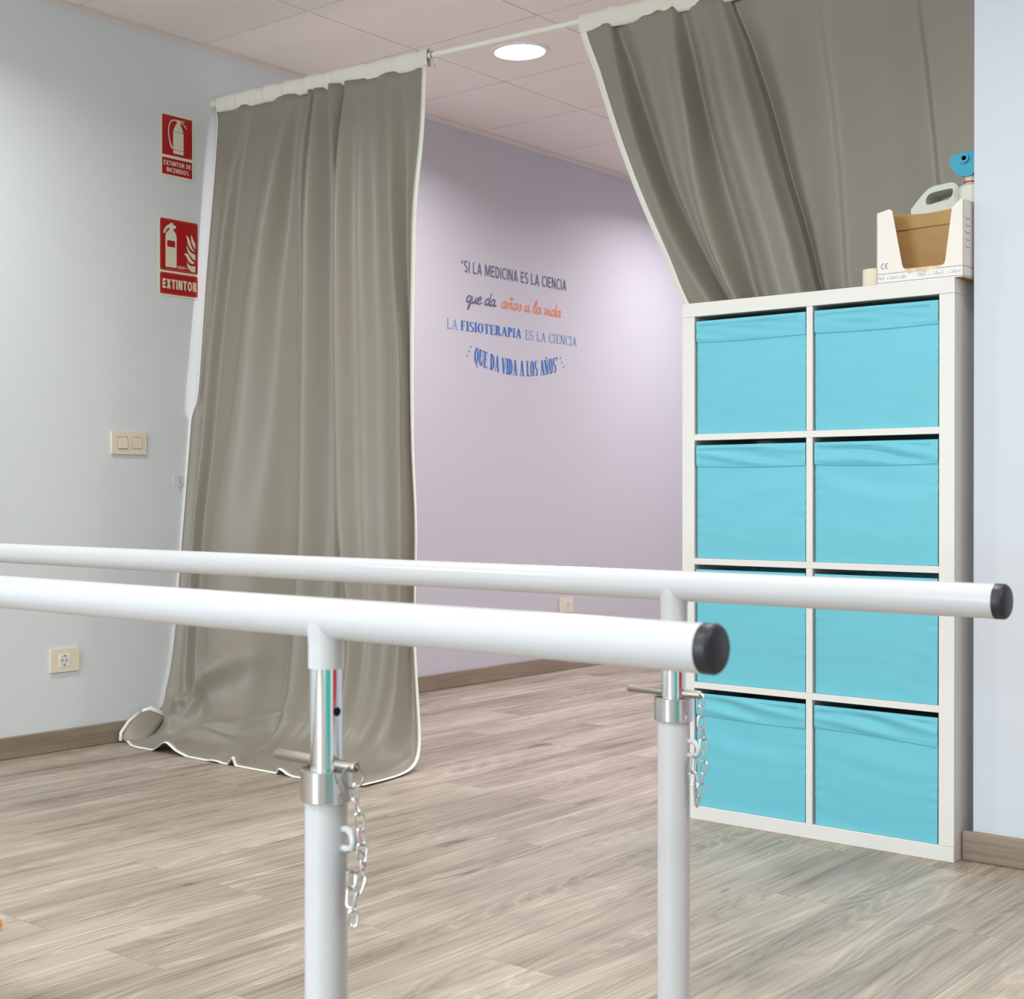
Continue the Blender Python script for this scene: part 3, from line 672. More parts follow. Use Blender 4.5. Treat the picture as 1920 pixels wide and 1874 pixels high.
# ------------------------------------------------------------------ parallel bars
def parallel_bar(y, label, chain_kind):
    ZA, XE, XP = 0.7985, 3.708, 3.272; XL, XPL = 0.70, 1.136
    t = thing('parallel_bar', label, 'parallel bar', (XP, y, 0), 0, 'white walking rails on posts')
    b = new(); tube(b, [(XL-XP, 0, ZA), (XE-XP-0.010, 0, ZA)], 0.0205, 40); obj('handrail', b, 'white_metal', t, True)
    for s, xe in ((1, XE-XP), (-1, XL-XP)):
        b = new(); lathe(b, [(0.0005, 0), (0.0168, 0), (0.0192, -0.0016*s), (0.0208, -0.004*s), (0.0208, -0.0135*s), (0.0190, -0.0140*s)][::-1 if s > 0 else 1], (xe, 0, ZA), 'X', 40); obj('end_cap', b, 'cap', t, True)
    for dx in (0.0, XPL-XP):
        b = new(); prof = [(0.0163, 0.7485), (0.0182, 0.7485), (0.0182, 0.772), (0.0190, 0.783), (0.0205, 0.792), (0.0200, 0.798)]
        lathe(b, prof, (dx, 0, 0), 'Z', 36); obj('socket', b, 'white_metal', t, True)
        b = new(); lathe(b, [(0.0162, 0.35), (0.0162, 0.762)], (dx, 0, 0), 'Z', 40); ct = obj('inner_tube', b, 'chrome', t, True)
        b = new(); lathe(b, [(0.0046, 0.0001), (0.0046, 0.0008), (0.0005, 0.0008)], (dx+0.0158, -0.001, 0.706), 'X', 20); obj('adjustment_hole', b, 'hole', ct)
        b = new(); lathe(b, [(0.0165, 0.6475), (0.0252, 0.6475), (0.0262, 0.6465), (0.0262, 0.6165), (0.0254, 0.6155), (0.0218, 0.6155)], (dx, 0, 0), 'Z', 44); obj('collar', b, 'collar', t, True, angle=30)
        b = new(); lathe(b, [(0.0005, 0.0075), (0.0217, 0.0075), (0.0217, 0.6160), (0.0170, 0.6162)], (dx, 0, 0), 'Z', 40); obj('post', b, 'white_metal', t, True)
        b = new(); lathe(b, [(0.0005, 0.0), (0.075, 0.0), (0.075, 0.006), (0.073, 0.008), (0.0218, 0.008)], (dx, 0, 0), 'Z', 40); obj('floor_flange', b, 'white_metal', t, True)
        b = new(); tube(b, [(dx-0.071, 0, 0.6535), (dx-0.069, 0, 0.6535), (dx+0.040, 0, 0.6535), (dx+0.0415, 0, 0.6535)], 0.0056, 16, radii=[0.0048, 0.0056, 0.0056, 0.0048]); pin = obj('locking_pin', b, 'steel', t, True)
        # bent eyelet welded to the post
        b = new(); ey = smooth_path([(dx+0.019, 0.002, 0.5885), (dx+0.028, 0.001, 0.590), (dx+0.036, -0.001, 0.586), (dx+0.0385, -0.002, 0.579), (dx+0.035, -0.001, 0.5725), (dx+0.027, 0.0, 0.571), (dx+0.019, 0.002, 0.5705)], 7)
        tube(b, ey, 0.0034, 12); obj('eyelet', b, 'white_metal', t, True)
        ch = bpy.data.objects.new('chain', None); C.objects.link(ch); ch.parent = t; ch.empty_display_size = 0.02
        def ring(c, r, nrm, wire, m):
            c = V(c); n = V(nrm).normalized(); u = n.orthogonal().normalized(); v = n.cross(u)
            b = new(); tube(b, [c+u*r*cos(2*pi*i/28)+v*r*sin(2*pi*i/28) for i in range(28)], wire, 8, True); return obj('split_ring', b, m, ch, True)
        def link(p, q, spin, wdt=0.0046, wire=0.00135):
            p, q = V(p), V(q); a = (q-p).normalized(); L_ = (q-p).length/2+wire; n = V((cos(spin), sin(spin), 0)); n = (n-a*n.dot(a)).normalized(); c = (p+q)/2
            b = new(); pts = []
            for i in range(24):
                an = 2*pi*i/24; pts.append(c+a*((L_-wdt)*(1 if sin(an) > 0 else -1)+wdt*sin(an))+n*wdt*cos(an))
            tube(b, pts, wire, 8, True); obj('chain_link', b, 'zinc', ch, True)
        if chain_kind == 0:
            ring((dx+0.040, -0.004, 0.6440), 0.0106, (0.75, -0.6, 0.1), 0.0011, 'steel')
            path = [(0.0405, -0.004, 0.6365), (0.0405, -0.001, 0.6225), (0.0430, 0.002, 0.6075), (0.0425, 0.004, 0.5925), (0.0460, 0.004, 0.5780), (0.0455, 0.003, 0.5620), (0.0475, 0.002, 0.5470), (0.0440, -0.002, 0.5310), (0.0420, -0.005, 0.5130), (0.0415, -0.006, 0.4995)]
            ring((dx+0.0395, -0.001, 0.5610), 0.0112, (0.70, -0.7, 0.15), 0.0008, 'steel')
            path2 = [(0.0385, -0.004, 0.5510), (0.0400, -0.006, 0.5360), (0.0405, -0.008, 0.5180)]
        else:
            path = [(0.0420, -0.002, 0.6540), (0.0420, -0.002, 0.6400), (0.0430, -0.002, 0.6250), (0.0425, -0.002, 0.6100), (0.0450, 0.0, 0.5950), (0.0450, 0.0, 0.5800), (0.0460, 0.0, 0.5650), (0.0450, -0.001, 0.5500), (0.0430, -0.002, 0.5350), (0.0400, -0.003, 0.5200), (0.0380, -0.004, 0.5050)]
            path2 = [(0.0330, -0.004, 0.5700), (0.0320, -0.006, 0.5500), (0.0350, -0.006, 0.5350), (0.0370, -0.006, 0.5180)]
        for pth, s0 in ((path, 0.3), (path2, 1.5)):
            for i, (p, q) in enumerate(zip(pth, pth[1:])):
                link((p[0]+dx, p[1], p[2]), (q[0]+dx, q[1], q[2]), s0+(i % 2)*pi/2+(0.25 if i % 3 else -0.2))
    return t
parallel_bar(0.064, 'nearer white parallel bar, lower in view, its black cap before the shelf', 0)
parallel_bar(0.745, 'farther white parallel bar, its black cap by the right wall', 1)

# ------------------------------------------------------------------ sans capitals, drawn as strokes
def sans(c, T):
    """(width, bars, arcs) of a sans capital of height 1"""
    P, Q, w_ = [], [], 0.56
    def bar(x0, y0, x1, y1, h=None):
        h = h or T
        d = V((x1-x0, y1-y0)).normalized(); nx, ny = -d.y*h/2, d.x*h/2
        P.append([(x0+nx, y0+ny), (x0-nx, y0-ny), (x1-nx, y1-ny), (x1+nx, y1+ny)])
    def arc(cx, cy, rx, ry, a0, a1):
        n = 24; o, i_ = [], []
        for k_ in range(n+1):
            a = R(lerp(a0, a1, k_/n)); o.append((cx+rx*cos(a), cy+ry*sin(a))); i_.append((cx+(rx-T)*cos(a), cy+(ry-T)*sin(a)))
        Q.append((o, i_))
    h = T/2
    if c == 'I': w_ = T; bar(h, 0, h, 1)
    elif c == 'L': w_ = 0.46; bar(h, 0, h, 1); bar(0, h, w_, h)
    elif c == 'E': w_ = 0.48; bar(h, 0, h, 1); bar(0, h, w_, h); bar(0, 1-h, w_, 1-h); bar(0, 0.52, w_*.92, 0.52)
    elif c == 'T': w_ = 0.54; bar(w_/2, 0, w_/2, 1); bar(0, 1-h, w_, 1-h)
    elif c == 'X': w_ = 0.60; bar(h, 0, w_-h, 1, T*1.05); bar(w_-h, 0, h, 1, T*1.05)
    elif c == 'A':
        w_ = 0.64; q = T*.55
        P.append([(0, 0), (T*1.05, 0), (w_/2+q, 1), (w_/2-q, 1)]); P.append([(w_-T*1.05, 0), (w_, 0), (w_/2+q, 1), (w_/2-q, 1)]); bar(0.13, 0.27, w_-0.13, 0.27, T*.85)
    elif c == 'N':
        w_ = 0.60; bar(h, 0, h, 1); bar(w_-h, 0, w_-h, 1); P.append([(0, 1), (T*1.15, 1), (w_, 0), (w_-T*1.15, 0)])
    elif c == 'M':
        w_ = 0.74; bar(h, 0, h, 1); bar(w_-h, 0, w_-h, 1); m_ = w_/2; P.append([(0, 1), (T*1.15, 1), (m_+T*.45, 0.06), (m_-T*.45, 0.06)]); P.append([(w_-T*1.15, 1), (w_, 1), (m_+T*.45, 0.06), (m_-T*.45, 0.06)])
    elif c == 'D': w_ = 0.58; bar(h, 0, h, 1); arc(0.20, 0.5, 0.38, 0.5, -90, 90); bar(0, h, 0.21, h); bar(0, 1-h, 0.21, 1-h)
    elif c == 'O': w_ = 0.66; arc(0.33, 0.5, 0.33, 0.515, 0, 360)
    elif c == 'C': w_ = 0.56; arc(0.33, 0.5, 0.33, 0.515, 48, 312)
    elif c == 'R': w_ = 0.56; bar(h, 0, h, 1); arc(0.24, 0.73, 0.29, 0.27, -90, 90); bar(0, 1-h, 0.25, 1-h); bar(0, 0.46+h, 0.25, 0.46+h); P.append([(0.22, 0.48), (0.22+T*1.1, 0.48), (w_+.02, 0), (w_+.02-T*1.15, 0)])
    elif c == 'S':
        w_ = 0.50; arc(0.25, 0.745, 0.25, 0.268, 40, 270); arc(0.25, 0.268, 0.25, 0.283, -140, 90)
    elif c == ' ': w_ = 0.20
    return w_, P, Q
def sans_line(bm, s, box_, T, mp, h, gap=0.13):
    x0, y0, x1, y1 = box_; gl = [sans(c, T) for c in s]; tot = sum(g[0] for g in gl)+gap*(len(gl)-1); sx = (x1-x0)/tot; cap = y1-y0; x = 0
    for k_, (w_, P, Q) in enumerate(gl):
        e = h
        for j, p in enumerate(P):
            e = h+0.0001*(j+1)
            try: bm.faces.new([bm.verts.new(mp(x0+sx*(x+px), y0+cap*py, e)) for px, py in p])
            except ValueError: pass
        for o_, i_ in Q:
            e += 0.0001
            A = [bm.verts.new(mp(x0+sx*(x+px), y0+cap*py, e)) for px, py in o_]; B = [bm.verts.new(mp(x0+sx*(x+px), y0+cap*py, e)) for px, py in i_]
            for q in range(len(A)-1): bm.faces.new((A[q], A[q+1], B[q+1], B[q]))
        x += w_+gap

# ------------------------------------------------------------------ left wall: signs, switch, sockets, hook
WX = 0.0005
def sign_card(name, label, outline, rot=0.0):
    return thing(name, label, 'sign', (0, 0, 0))
t = thing('safety_sign', 'upper red and cream fire extinguisher sign reading EXTINTOR DE INCENDIOS', 'sign', (WX, 2.549, 2.1465), 0, 'extinguisher signs on the left wall')
b = new(); prism(b, rect(0, 0, 0.170, 0.245), wallX, 0, 0.0012); obj('card', b, 'sign_cream', t)
b = new(); prism(b, rect(0.010, 0.084, 0.160, 0.238), wallX, 0.0012, 0.0016); prism(b, rect(0.010, 0.009, 0.160, 0.073), wallX, 0.0012, 0.0016); obj('red_panel', b, 'red', t)
b = new(); H0, H1 = 0.0016, 0.0020
bodyo = [(0.064, 0.094), (0.116, 0.094), (0.116, 0.175), (0.112, 0.190), (0.103, 0.205), (0.098, 0.214), (0.098, 0.222), (0.103, 0.222), (0.103, 0.226), (0.078, 0.226), (0.078, 0.222), (0.083, 0.222), (0.083, 0.214), (0.077, 0.205), (0.068, 0.190), (0.064, 0.175)]
prism(b, bodyo, wallX, H0, H1)
stroke(b, [(p.x, p.y) for p in smooth_path([(0.084, 0.223), (0.064, 0.222), (0.050, 0.212), (0.042, 0.190), (0.042, 0.160), (0.050, 0.130), (0.060, 0.112)], 8)], lambda q: 0.0045+0.005*max(0, q-.7)/.3, wallX, H1)
stroke(b, [(p.x, p.y) for p in smooth_path([(0.096, 0.219), (0.112, 0.216), (0.126, 0.206), (0.131, 0.199)], 6)], 0.004, wallX, H1)
stroke(b, [(0.098, 0.2245), (0.120, 0.2245)], 0.0032, wallX, H1)
obj('pictogram', b, 'pict', t)
for z in (0.179, 0.109):
    b = new(); stroke(b, [(0.064, z), (0.116, z)], 0.0018, wallX, H1+0.0003); obj('pictogram_line', b, 'red', t)
b = new(); sans_line(b, 'EXTINTOR DE', (0.017, 0.0445, 0.154, 0.0620), 0.17, wallX, H1); obj('lettering', b, 'pict', t)
b = new(); sans_line(b, 'INCENDIOS', (0.031, 0.0190, 0.142, 0.0365), 0.17, wallX, H1); obj('lettering', b, 'pict', t)
b = new(); stroke(b, [(0.142, 0.088), (0.157, 0.088)], 0.0018, wallX, H1); obj('small_print', b, 'pink', t)

t = thing('safety_sign', 'lower red sign with extinguisher and flames above the word EXTINTOR', 'sign', (WX, 2.541, 1.687), 0, 'extinguisher signs on the left wall')
b = new(); prism(b, rrect(0.0, 0.0, 0.203, 0.303, 0.008), wallX, 0, 0.0012); obj('card', b, 'sign_cream', t)
def framed(z0, z1):
    b = new(); prism(b, rrect(0.007, z0, 0.197, z1, 0.008), wallX, 0.0012, 0.0016); obj('red_panel', b, 'red', t)
    b = new(); prism(b, [rrect(0.0100, z0+0.003, 0.1940, z1-0.003, 0.006), rrect(0.0108, z0+0.0038, 0.1932, z1-0.0038, 0.0055)[::-1]], wallX, 0.0016, 0.0018); obj('panel_line', b, 'pink', t)
framed(0.098, 0.298); framed(0.007, 0.090)
b = new()
ex = [(0.034, 0.112), (0.089, 0.112), (0.089, 0.228), (0.087, 0.240), (0.080, 0.250), (0.073, 0.255), (0.072, 0.262), (0.084, 0.263), (0.086, 0.270), (0.084, 0.275), (0.072, 0.276), (0.070, 0.284), (0.058, 0.283), (0.055, 0.277), (0.045, 0.274), (0.036, 0.267), (0.026, 0.252), (0.023, 0.241), (0.030, 0.240), (0.033, 0.247), (0.042, 0.258), (0.052, 0.264), (0.054, 0.256), (0.044, 0.250), (0.036, 0.240), (0.034, 0.228)]
win = [(0.042, 0.190), (0.082, 0.190), (0.082, 0.215), (0.042, 0.215)]
prism(b, [ex, win[::-1]], wallX, H0, H1)
xr = 0.184
flames = [
 [(0.136, 0.246), (0.148, 0.240), (0.156, 0.226), (0.164, 0.206), (0.174, 0.193), (0.182, 0.188), (0.176, 0.186), (0.160, 0.194), (0.150, 0.206), (0.144, 0.220), (0.142, 0.234)],
 [(0.164, 0.252), (0.170, 0.238), (0.178, 0.225), (xr, 0.218), (xr, 0.196), (0.174, 0.207), (0.166, 0.220), (0.162, 0.236)],
 [(0.140, 0.208), (0.146, 0.196), (0.158, 0.184), (0.172, 0.177), (xr, 0.175), (xr, 0.152), (0.170, 0.158), (0.156, 0.170), (0.145, 0.184), (0.140, 0.198)],
 [(0.126, 0.171), (0.138, 0.176), (0.148, 0.172), (0.158, 0.158), (0.170, 0.148), (0.182, 0.144), (0.172, 0.137), (0.158, 0.139), (0.147, 0.148), (0.140, 0.160), (0.134, 0.166)],
 [(0.141, 0.142), (0.150, 0.132), (0.163, 0.128), (xr, 0.130), (xr, 0.106), (0.166, 0.106), (0.152, 0.113), (0.143, 0.126)]]
for f in flames: prism(b, f, wallX, H0, H1)
obj('pictogram', b, 'pict', t)
b = new(); sans_line(b, 'EXTINTOR', (0.019, 0.029, 0.190, 0.066), 0.21, wallX, H1, 0.12); obj('lettering', b, 'pict', t)
b = new(); sans_line(b, 'NM', (0.094, 0.110, 0.122, 0.122), 0.12, wallX, H1, 0.02); stroke(b, [(0.126, 0.1105), (0.126, 0.123)], 0.002, wallX, H1); obj('maker_mark', b, 'pict', t)
b = new(); stroke(b, [(0.034, 0.1055), (0.182, 0.1045)], 0.0012, wallX, H1); stroke(b, [(0.129, 0.116), (0.143, 0.116)], 0.008, wallX, H1); obj('small_print', b, 'pink', t)

def plate(name, label, cat, y0, z0, w_, h_, group=None):
    t = thing(name, label, cat, (WX, y0, z0), 0, group)
    b = new(); prism(b, rrect(0, 0, w_, h_, 0.003), wallX, 0, 0.008); obj('plate', b, 'cream', t, True, mods=BEV(0.002, 2))
    return t
t = plate('light_switch', 'cream double light switch plate on the left wall', 'light switch', 2.3135, 1.0725, 0.163, 0.084)
for y0, tl in ((0.027, 0.004), (0.096, -0.002)):
    b = new(); prism(b, rrect(y0-0.0015, 0.020, y0+0.0455, 0.0655, 0.001), wallX, 0.008, 0.0083); obj('rocker_gap', b, 'gap', t)
    b = new(); v = box(b, 0.008, 0.0105, y0, y0+0.044, 0.0215, 0.064)
    for q in v:
        if q.co.x > 0.009: q.co.x += tl*(0.5-(q.co.z-0.0215)/0.0425)
    obj('rocker', b, 'cream', t, mods=BEV(0.001, 2))
def socket(name, label, y0, z0, w_, h_, ins):
    t = plate(name, label, 'power socket', y0, z0, w_, h_, 'cream wall sockets')
    cy, cz = w_*ins, h_/2
    b = new(); prism(b, rrect(cy-0.023, cz-0.023, cy+0.023, cz+0.023, 0.002), wallX, 0.008, 0.0095)
    io = obj('insert', b, 'white_pl', t)
    b = new(); lathe(b, [(0.0195, 0.0096), (0.0205, 0.0105), (0.0188, 0.0105), (0.0175, 0.0096), (0.0165, 0.0097), (0.0005, 0.0097)][::-1], (0, cy, cz), 'X', 32); obj('well', b, 'clear', io, True)
    for d in (-0.0085, 0.0085):
        b = new(); lathe(b, [(0.0026, 0.0098), (0.0026, 0.0104), (0.0005, 0.0104)][::-1], (0, cy+d, cz), 'X', 14); obj('pin_hole', b, 'hole', io)
    for s in (-1, 1):
        b = new(); prism(b, rect(cy-0.003, cz+s*0.0165-0.0025, cy+0.003, cz+s*0.0165+0.0025), wallX, 0.0098, 0.0106); obj('earth_clip', b, 'zinc', io)
    return t
socket('wall_socket', 'cream and white power socket low on left wall near the baseboard', 2.041, 0.2835, 0.125, 0.083, 0.47)
socket('wall_socket', 'small cream power socket seen between the two rails on the alcove wall', 5.218, 0.300, 0.124, 0.080, 0.60)
t = thing('wall_hook', 'clear plastic adhesive hook stuck on left wall beside the curtain', 'hook', (WX, 2.615, 0.936))
b = new(); pl = [(0.0, 0.030), (0.0, 0.056), (0.003, 0.059), (0.045, 0.059), (0.048, 0.056), (0.048, 0.030), (0.030, 0.002), (0.026, 0.0), (0.022, 0.002)]
prism(b, pl, wallX, 0, 0.0025); obj('backplate', b, 'clear', t, mods=BEV(0.0008, 2))
b = new(); tube(b, smooth_path([(0.003, 0.024, 0.050), (0.005, 0.023, 0.035), (0.006, 0.023, 0.025), (0.013, 0.026, 0.019), (0.018, 0.030, 0.024)], 6), 0.0030, 10); obj('hook', b, 'clear_dark', t, True)

# ------------------------------------------------------------------ the quotation on the alcove wall
t = thing('wall_lettering', 'navy, orange and blue motivational quotation lettered on the alcove wall', 'wall lettering', (WX, 0, 0))
HZ = 0.0006
b = new(); sans_line(b, 'SI LA MEDICINA ES LA CIENCIA', (4.424, 1.9915, 5.288, 2.0475), 0.135, wallX, HZ, 0.13)
for x in (4.402, 4.4125): stroke(b, [(p.x, p.y) for p in smooth_path([(x+0.004, 2.0475), (x, 2.040), (x+0.001, 2.032)], 4)], lambda q: 0.002+0.005*q, wallX, HZ)
obj('lettering_line', b, 'navy', t)['label'] = 'navy sans capitals'
# --- brush script, one stroke list per letter in x-height units
SCR = {
 'q': (0.62, [[(0.52, 0.86), (0.34, 0.98), (0.12, 0.72), (0.06, 0.30), (0.20, 0.04), (0.40, 0.30), (0.54, 0.92)], [(0.55, 0.98), (0.48, 0.3), (0.40, -0.4), (0.34, -0.95), (0.44, -0.70), (0.52, -0.30), (0.68, 0.15)]]),
 'u': (0.66, [[(0.10, 0.92), (0.04, 0.45), (0.08, 0.08), (0.26, 0.06), (0.44, 0.45), (0.54, 0.95)], [(0.54, 0.95), (0.48, 0.40), (0.50, 0.06), (0.60, 0.05), (0.72, 0.22)]]),
 'e': (0.52, [[(0.08, 0.42), (0.32, 0.58), (0.42, 0.84), (0.28, 0.98), (0.10, 0.72), (0.05, 0.30), (0.20, 0.02), (0.40, 0.10), (0.56, 0.30)]]),
 'd': (0.66, [[(0.48, 0.80), (0.32, 0.95), (0.10, 0.65), (0.05, 0.22), (0.18, 0.03), (0.38, 0.30), (0.54, 1.0)], [(0.64, 1.85), (0.54, 1.0), (0.48, 0.25), (0.54, 0.03), (0.72, 0.22)]]),
 'a': (0.64, [[(0.50, 0.80), (0.34, 0.97), (0.10, 0.66), (0.05, 0.22), (0.18, 0.03), (0.38, 0.32), (0.52, 0.92)], [(0.53, 0.95), (0.47, 0.30), (0.53, 0.03), (0.72, 0.22)]]),
 'n': (0.66, [[(0.08, 0.95), (0.12, 0.5), (0.06, 0.0)], [(0.08, 0.20), (0.24, 0.75), (0.40, 0.97), (0.46, 0.80), (0.42, 0.25), (0.50, 0.03), (0.70, 0.22)]]),
 'o': (0.58, [[(0.34, 0.95), (0.12, 0.75), (0.06, 0.28), (0.20, 0.02), (0.42, 0.22), (0.46, 0.66), (0.34, 0.95), (0.44, 0.85), (0.62, 0.86)]]),
 's': (0.50, [[(0.02, 0.20), (0.22, 0.62), (0.30, 0.98), (0.38, 0.60), (0.42, 0.25), (0.28, 0.02), (0.08, 0.10)]]),
 'l': (0.40, [[(0.04, 0.3), (0.26, 0.95), (0.38, 1.62), (0.28, 1.80), (0.16, 1.20), (0.08, 0.40), (0.16, 0.04), (0.28, 0.08), (0.42, 0.28)]]),
 'v': (0.54, [[(0.04, 0.82), (0.14, 0.95), (0.18, 0.40), (0.22, 0.04), (0.40, 0.45), (0.46, 0.90), (0.58, 0.86)]]),
 'i': (0.32, [[(0.14, 0.92), (0.08, 0.30), (0.14, 0.03), (0.34, 0.22)], [(0.20, 1.30), (0.21, 1.40)]]),
 '~': (0, [[(0.14, 1.42), (0.28, 1.60), (0.44, 1.46), (0.62, 1.64)]])}
def script(s, x0, x1, zb, xh, m, label):
    wds = [0.36 if c == ' ' else 0 if c == '~' else SCR[c][0] for c in s]; tot = sum(wds); sx = (x1-x0)/tot; x = 0; bm = new()
    for c, wd in list(zip(s, wds))+[(' ', 0)]:
        if c == ' ':
            obj('lettering_word', bm, m, t)['label'] = label; bm = new()
        else:
            for st in SCR[c][1]:
                pts = [(x0+sx*(x+px)+0.25*xh*py, zb+xh*py) for px, py in st]
                P = [(p.x, p.y) for p in smooth_path(pts, 6)] if len(pts) > 2 else pts
                stroke(bm, P, lambda q: xh*(0.15+0.12*sin(pi*q)), wallX, HZ)
        x += wd
script('que da', 4.436, 4.672, 1.8485, 0.0350, 'navy', 'navy brush script word')
script('a~nos a la vida', 4.722, 5.236, 1.8480, 0.0345, 'orange_v', 'orange brush script word')
# --- roman capitals
def roman(c, T, tn):
    """(advance, polygons, strokes) of a serif capital of height 1"""
    s = 0.035; P, Q = [], []
    def stem(x, w_=T, y0=0, y1=1, sv='bt'):
        P.append(rect(x-w_/2, y0, x+w_/2, y1)); k_ = max(T*0.55, 0.10)
        if 'b' in sv: P.append(rect(x-w_/2-k_+.03, 0, x+w_/2+k_-.03, s))
        if 't' in sv: P.append(rect(x-w_/2-k_+.03, 1-s, x+w_/2+k_-.03, 1))
    def diag(x0, y0, x1, y1, w_): P.append([(x0-w_/2, y0), (x0+w_/2, y0), (x1+w_/2, y1), (x1-w_/2, y1)])
    def serif(x, y): P.append(rect(x-0.11, y, x+0.11, y+s))
    def ring(cx, cy, rx, ry, a0=0, a1=360, wx=T, wy=tn):
        n = 28; o, i_ = [], []
        for k_ in range(n+1):
            a = R(lerp(a0, a1, k_/n)); o.append((cx+rx*cos(a), cy+ry*sin(a))); i_.append((cx+(rx-wx)*cos(a), cy+(ry-wy)*sin(a)))
        Q.append((o, i_))
    a = 0.62
    if c == 'L': stem(0.18); P.append(rect(0.18, 0, 0.58, tn)); P.append(rect(0.55, 0, 0.585, 0.26)); a = 0.64
    elif c == 'I': stem(0.17); a = 0.34
    elif c in 'FE':
        stem(0.18); P.append(rect(0.18, 1-tn, 0.56, 1)); P.append(rect(0.53, 0.76, 0.56, 1)); P.append(rect(0.18, 0.50, 0.44, 0.50+tn)); P.append(rect(0.42, 0.40, 0.45, 0.63)); a = 0.62
        if c == 'E': P.append(rect(0.18, 0, 0.58, tn)); P.append(rect(0.56, 0, 0.59, 0.26))
    elif c == 'A': diag(0.12, 0, 0.36, 1, tn*1.3); diag(0.60, 0, 0.37, 1, T); P.append(rect(0.20, 0.31, 0.54, 0.31+tn)); serif(0.12, 0); serif(0.61, 0); a = 0.74
    elif c == 'V': diag(0.36, 0, 0.12, 1, T); diag(0.37, 0, 0.62, 1, tn*1.3); serif(0.12, 1-s); serif(0.62, 1-s); a = 0.74
    elif c == 'T': stem(0.34, sv='b'); P.append(rect(0.04, 1-tn, 0.64, 1)); P.append(rect(0.04, 0.74, 0.07, 1)); P.append(rect(0.61, 0.74, 0.64, 1)); a = 0.68
    elif c in 'OQ':
        ring(0.37, 0.5, 0.34, 0.52); a = 0.74
        if c == 'Q': P.append([(0.34, 0.03), (0.46, 0.06), (0.70, -0.22), (0.58, -0.22)])
    elif c == 'C': ring(0.36, 0.5, 0.32, 0.52, 42, 318); P.append(rect(0.585, 0.68, 0.615, 1.0)); a = 0.66
    elif c in 'PR':
        stem(0.18); ring(0.26, 0.74, 0.31, 0.26, -90, 90); P.append(rect(0.18, 1-tn, 0.27, 1)); P.append(rect(0.18, 0.48, 0.27, 0.48+tn)); a = 0.62
        if c == 'R': P.append([(0.28, 0.5), (0.28+T*.95, 0.5), (0.68, 0.0), (0.68-T*1.1, 0.0)]); P.append(rect(0.56, 0, 0.74, s)); a = 0.72
    elif c == 'D': stem(0.18); ring(0.28, 0.5, 0.40, 0.5, -90, 90); P.append(rect(0.18, 1-tn, 0.29, 1)); P.append(rect(0.18, 0, 0.29, tn)); a = 0.74
    elif c in 'NÑ':
        stem(0.16, tn*1.2); stem(0.62, tn*1.2, sv='t'); diag(0.62-T*.2, 0, 0.16+T*.1, 1, T); a = 0.78
        if c == 'Ñ': P.append([(0.24, 1.08), (0.24, 1.15), (0.34, 1.19), (0.46, 1.14), (0.54, 1.18), (0.54, 1.11), (0.46, 1.07), (0.34, 1.12)])
    elif c == 'U': stem(0.18, y0=0.3, sv='t'); stem(0.60, tn*1.2, y0=0.3, sv='t'); ring(0.39-T*.1, 0.32, 0.30, 0.34, 180, 360, T*.9, tn*1.2); a = 0.76
    elif c == 'S':
        ring(0.29, 0.745, 0.235, 0.265, 50, 262, T*.8, tn*1.1); ring(0.29, 0.265, 0.25, 0.275, -130, 90, T*.8, tn*1.1)
        P.append([(0.10, 0.64), (0.22, 0.50), (0.50, 0.36), (0.36, 0.52), (0.20, 0.62)]); P.append(rect(0.47, 0.72, 0.50, 1.0)); P.append(rect(0.03, 0.0, 0.06, 0.30)); a = 0.58
    elif c == ' ': a = 0.40
    elif c == '”':
        for x in (0.10, 0.28): P.append([(x-.05, 1.0), (x+.06, 1.0), (x+.06, .92), (x-.02, .74), (x-.05, .76), (x, .90), (x-.05, .90)])
        a = 0.42
    return a, P, Q
def serif_line(bm, s, x0, x1, T, tn, place):
    gl = [roman(c, T, tn) for c in s]; tot = sum(g[0] for g in gl); sx = (x1-x0)/tot; x = 0
    for a, P, Q in gl:
        m_ = place(x0+sx*(x+a/2), sx, a)
        lift = V((0, 0, 0))
        for p in P:
            lift = lift+V((0.0001, 0, 0))
            vs = [bm.verts.new(m_(px, py)+lift) for px, py in p]
            try: bm.faces.new(vs)
            except ValueError: pass
        for o, i_ in Q:
            lift = lift+V((0.0001, 0, 0))
            A = [bm.verts.new(m_(*q)+lift) for q in o]; B = [bm.verts.new(m_(*q)+lift) for q in i_]
            for k_ in range(len(A)-1): bm.faces.new((A[k_], A[k_+1], B[k_+1], B[k_]))
        x += a
def flat_place(zb, cap):
    return lambda xc, sx, a: (lambda px, py: V((HZ, xc+(px-a/2)*sx, zb+py*cap)))
b = new(); serif_line(b, 'LA', 4.288, 4.376, 0.10, 0.045, flat_place(1.7095, 0.0465)); obj('lettering_line', b, 'blue_thin', t)['label'] = 'light blue thin serif capitals'
b = new(); serif_line(b, 'ES LA CIENCIA', 4.918, 5.388, 0.10, 0.045, flat_place(1.7085, 0.0470))
obj('lettering_line', b, 'blue_thin', t)['label'] = 'light blue thin serif capitals'
b = new(); serif_line(b, 'FISIOTERAPIA', 4.395, 4.890, 0.20, 0.055, flat_place(1.7095, 0.0470)); obj('lettering_line', b, 'blue_v', t)['label'] = 'blue bold serif capitals'
Rr = 1.50; ccx = 4.856
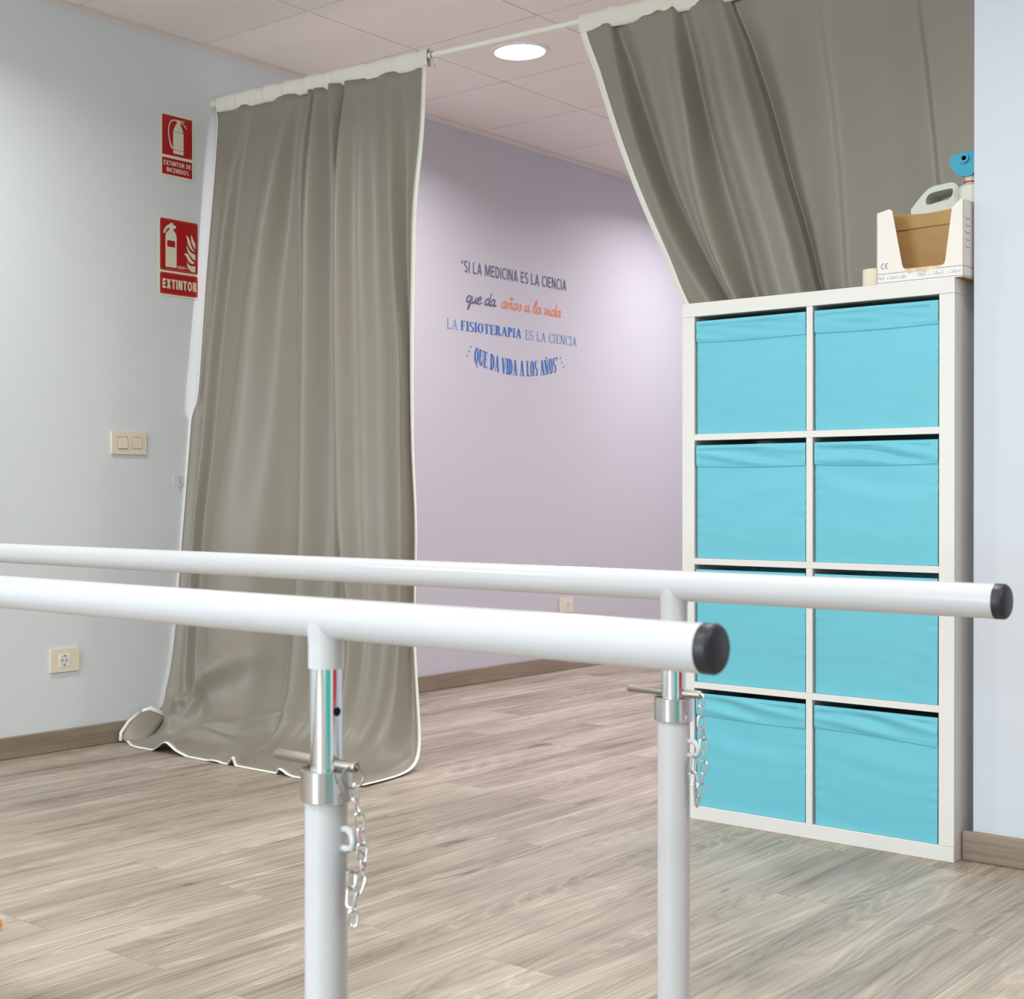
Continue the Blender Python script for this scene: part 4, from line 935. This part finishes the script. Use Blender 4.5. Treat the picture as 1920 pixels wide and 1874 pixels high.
def arc_place(cap):
    def pl(xc, sx, a):
        an = (xc-ccx)/Rr; zb = 1.520+Rr*(1-cos(an))
        lean = an*0.55
        def m_(px, py):
            u, v = (px-a/2)*sx, py*cap
            return V((HZ, xc+u*cos(lean)-v*sin(lean), zb+u*sin(an)+v*cos(lean)))
        return m_
    return pl
b = new(); serif_line(b, 'QUE DA VIDA A LOS AÑOS”', 4.497, 5.222, 0.25, 0.06, arc_place(0.077)); obj('lettering_line', b, 'blue_v', t)['label'] = 'curved bold blue serif capitals'
b = new()
for y, z in ((4.477, 1.636), (4.463, 1.614), (4.449, 1.591), (5.235, 1.635), (5.248, 1.613), (5.263, 1.589)):
    lathe(b, [(0.0048, 0.0), (0.0048, HZ), (0.0005, HZ)][::-1], (0, y, z), 'X', 14)
obj('lettering_dots', b, 'blue_v', t)

# ------------------------------------------------------------------ odds and ends
b = new(); bmesh.ops.create_uvsphere(b, u_segments=24, v_segments=14, radius=0.0135)
o = obj('rubber_ball', b, 'orange', None, True, angle=180); o.location = (1.654, 0.738, 0.0135)
tag(o, 'small orange rounded object on the floor at left picture edge', 'ball')
def reflected_panel_at(y, w_, z0, h_, m, label):  # unseen panel added only to give the chrome tubes a coloured stripe
    t = thing('reflected_panel', label, 'reflected panel', (RX-0.0005, y, z0), 0, 'added panels reflected in the chrome')
    b = new(); box(b, -0.04, 0, -w_/2, w_/2, 0, h_); obj('slab', b, m, t, mods=BEV(0.01, 3))
    for dy in (-w_*.3, w_*.3):
        b = new(); tube(b, smooth_path([(-0.02, dy-0.03, h_-0.004), (-0.02, dy-0.02, h_+0.05), (-0.02, dy+0.02, h_+0.05), (-0.02, dy+0.03, h_-0.004)], 5), 0.006, 8); obj('hanging_loop', b, 'strap', t, True)
reflected_panel_at(-2.2, 2.9, 0.06, 2.0, 'reflect_teal', 'wide teal panel added unseen on the side wall, reflected in the chrome')
reflected_panel_at(0.98, 1.6, 0.27, 1.9, 'reflect_red', 'red panel added unseen on the side wall, reflected in the chrome')
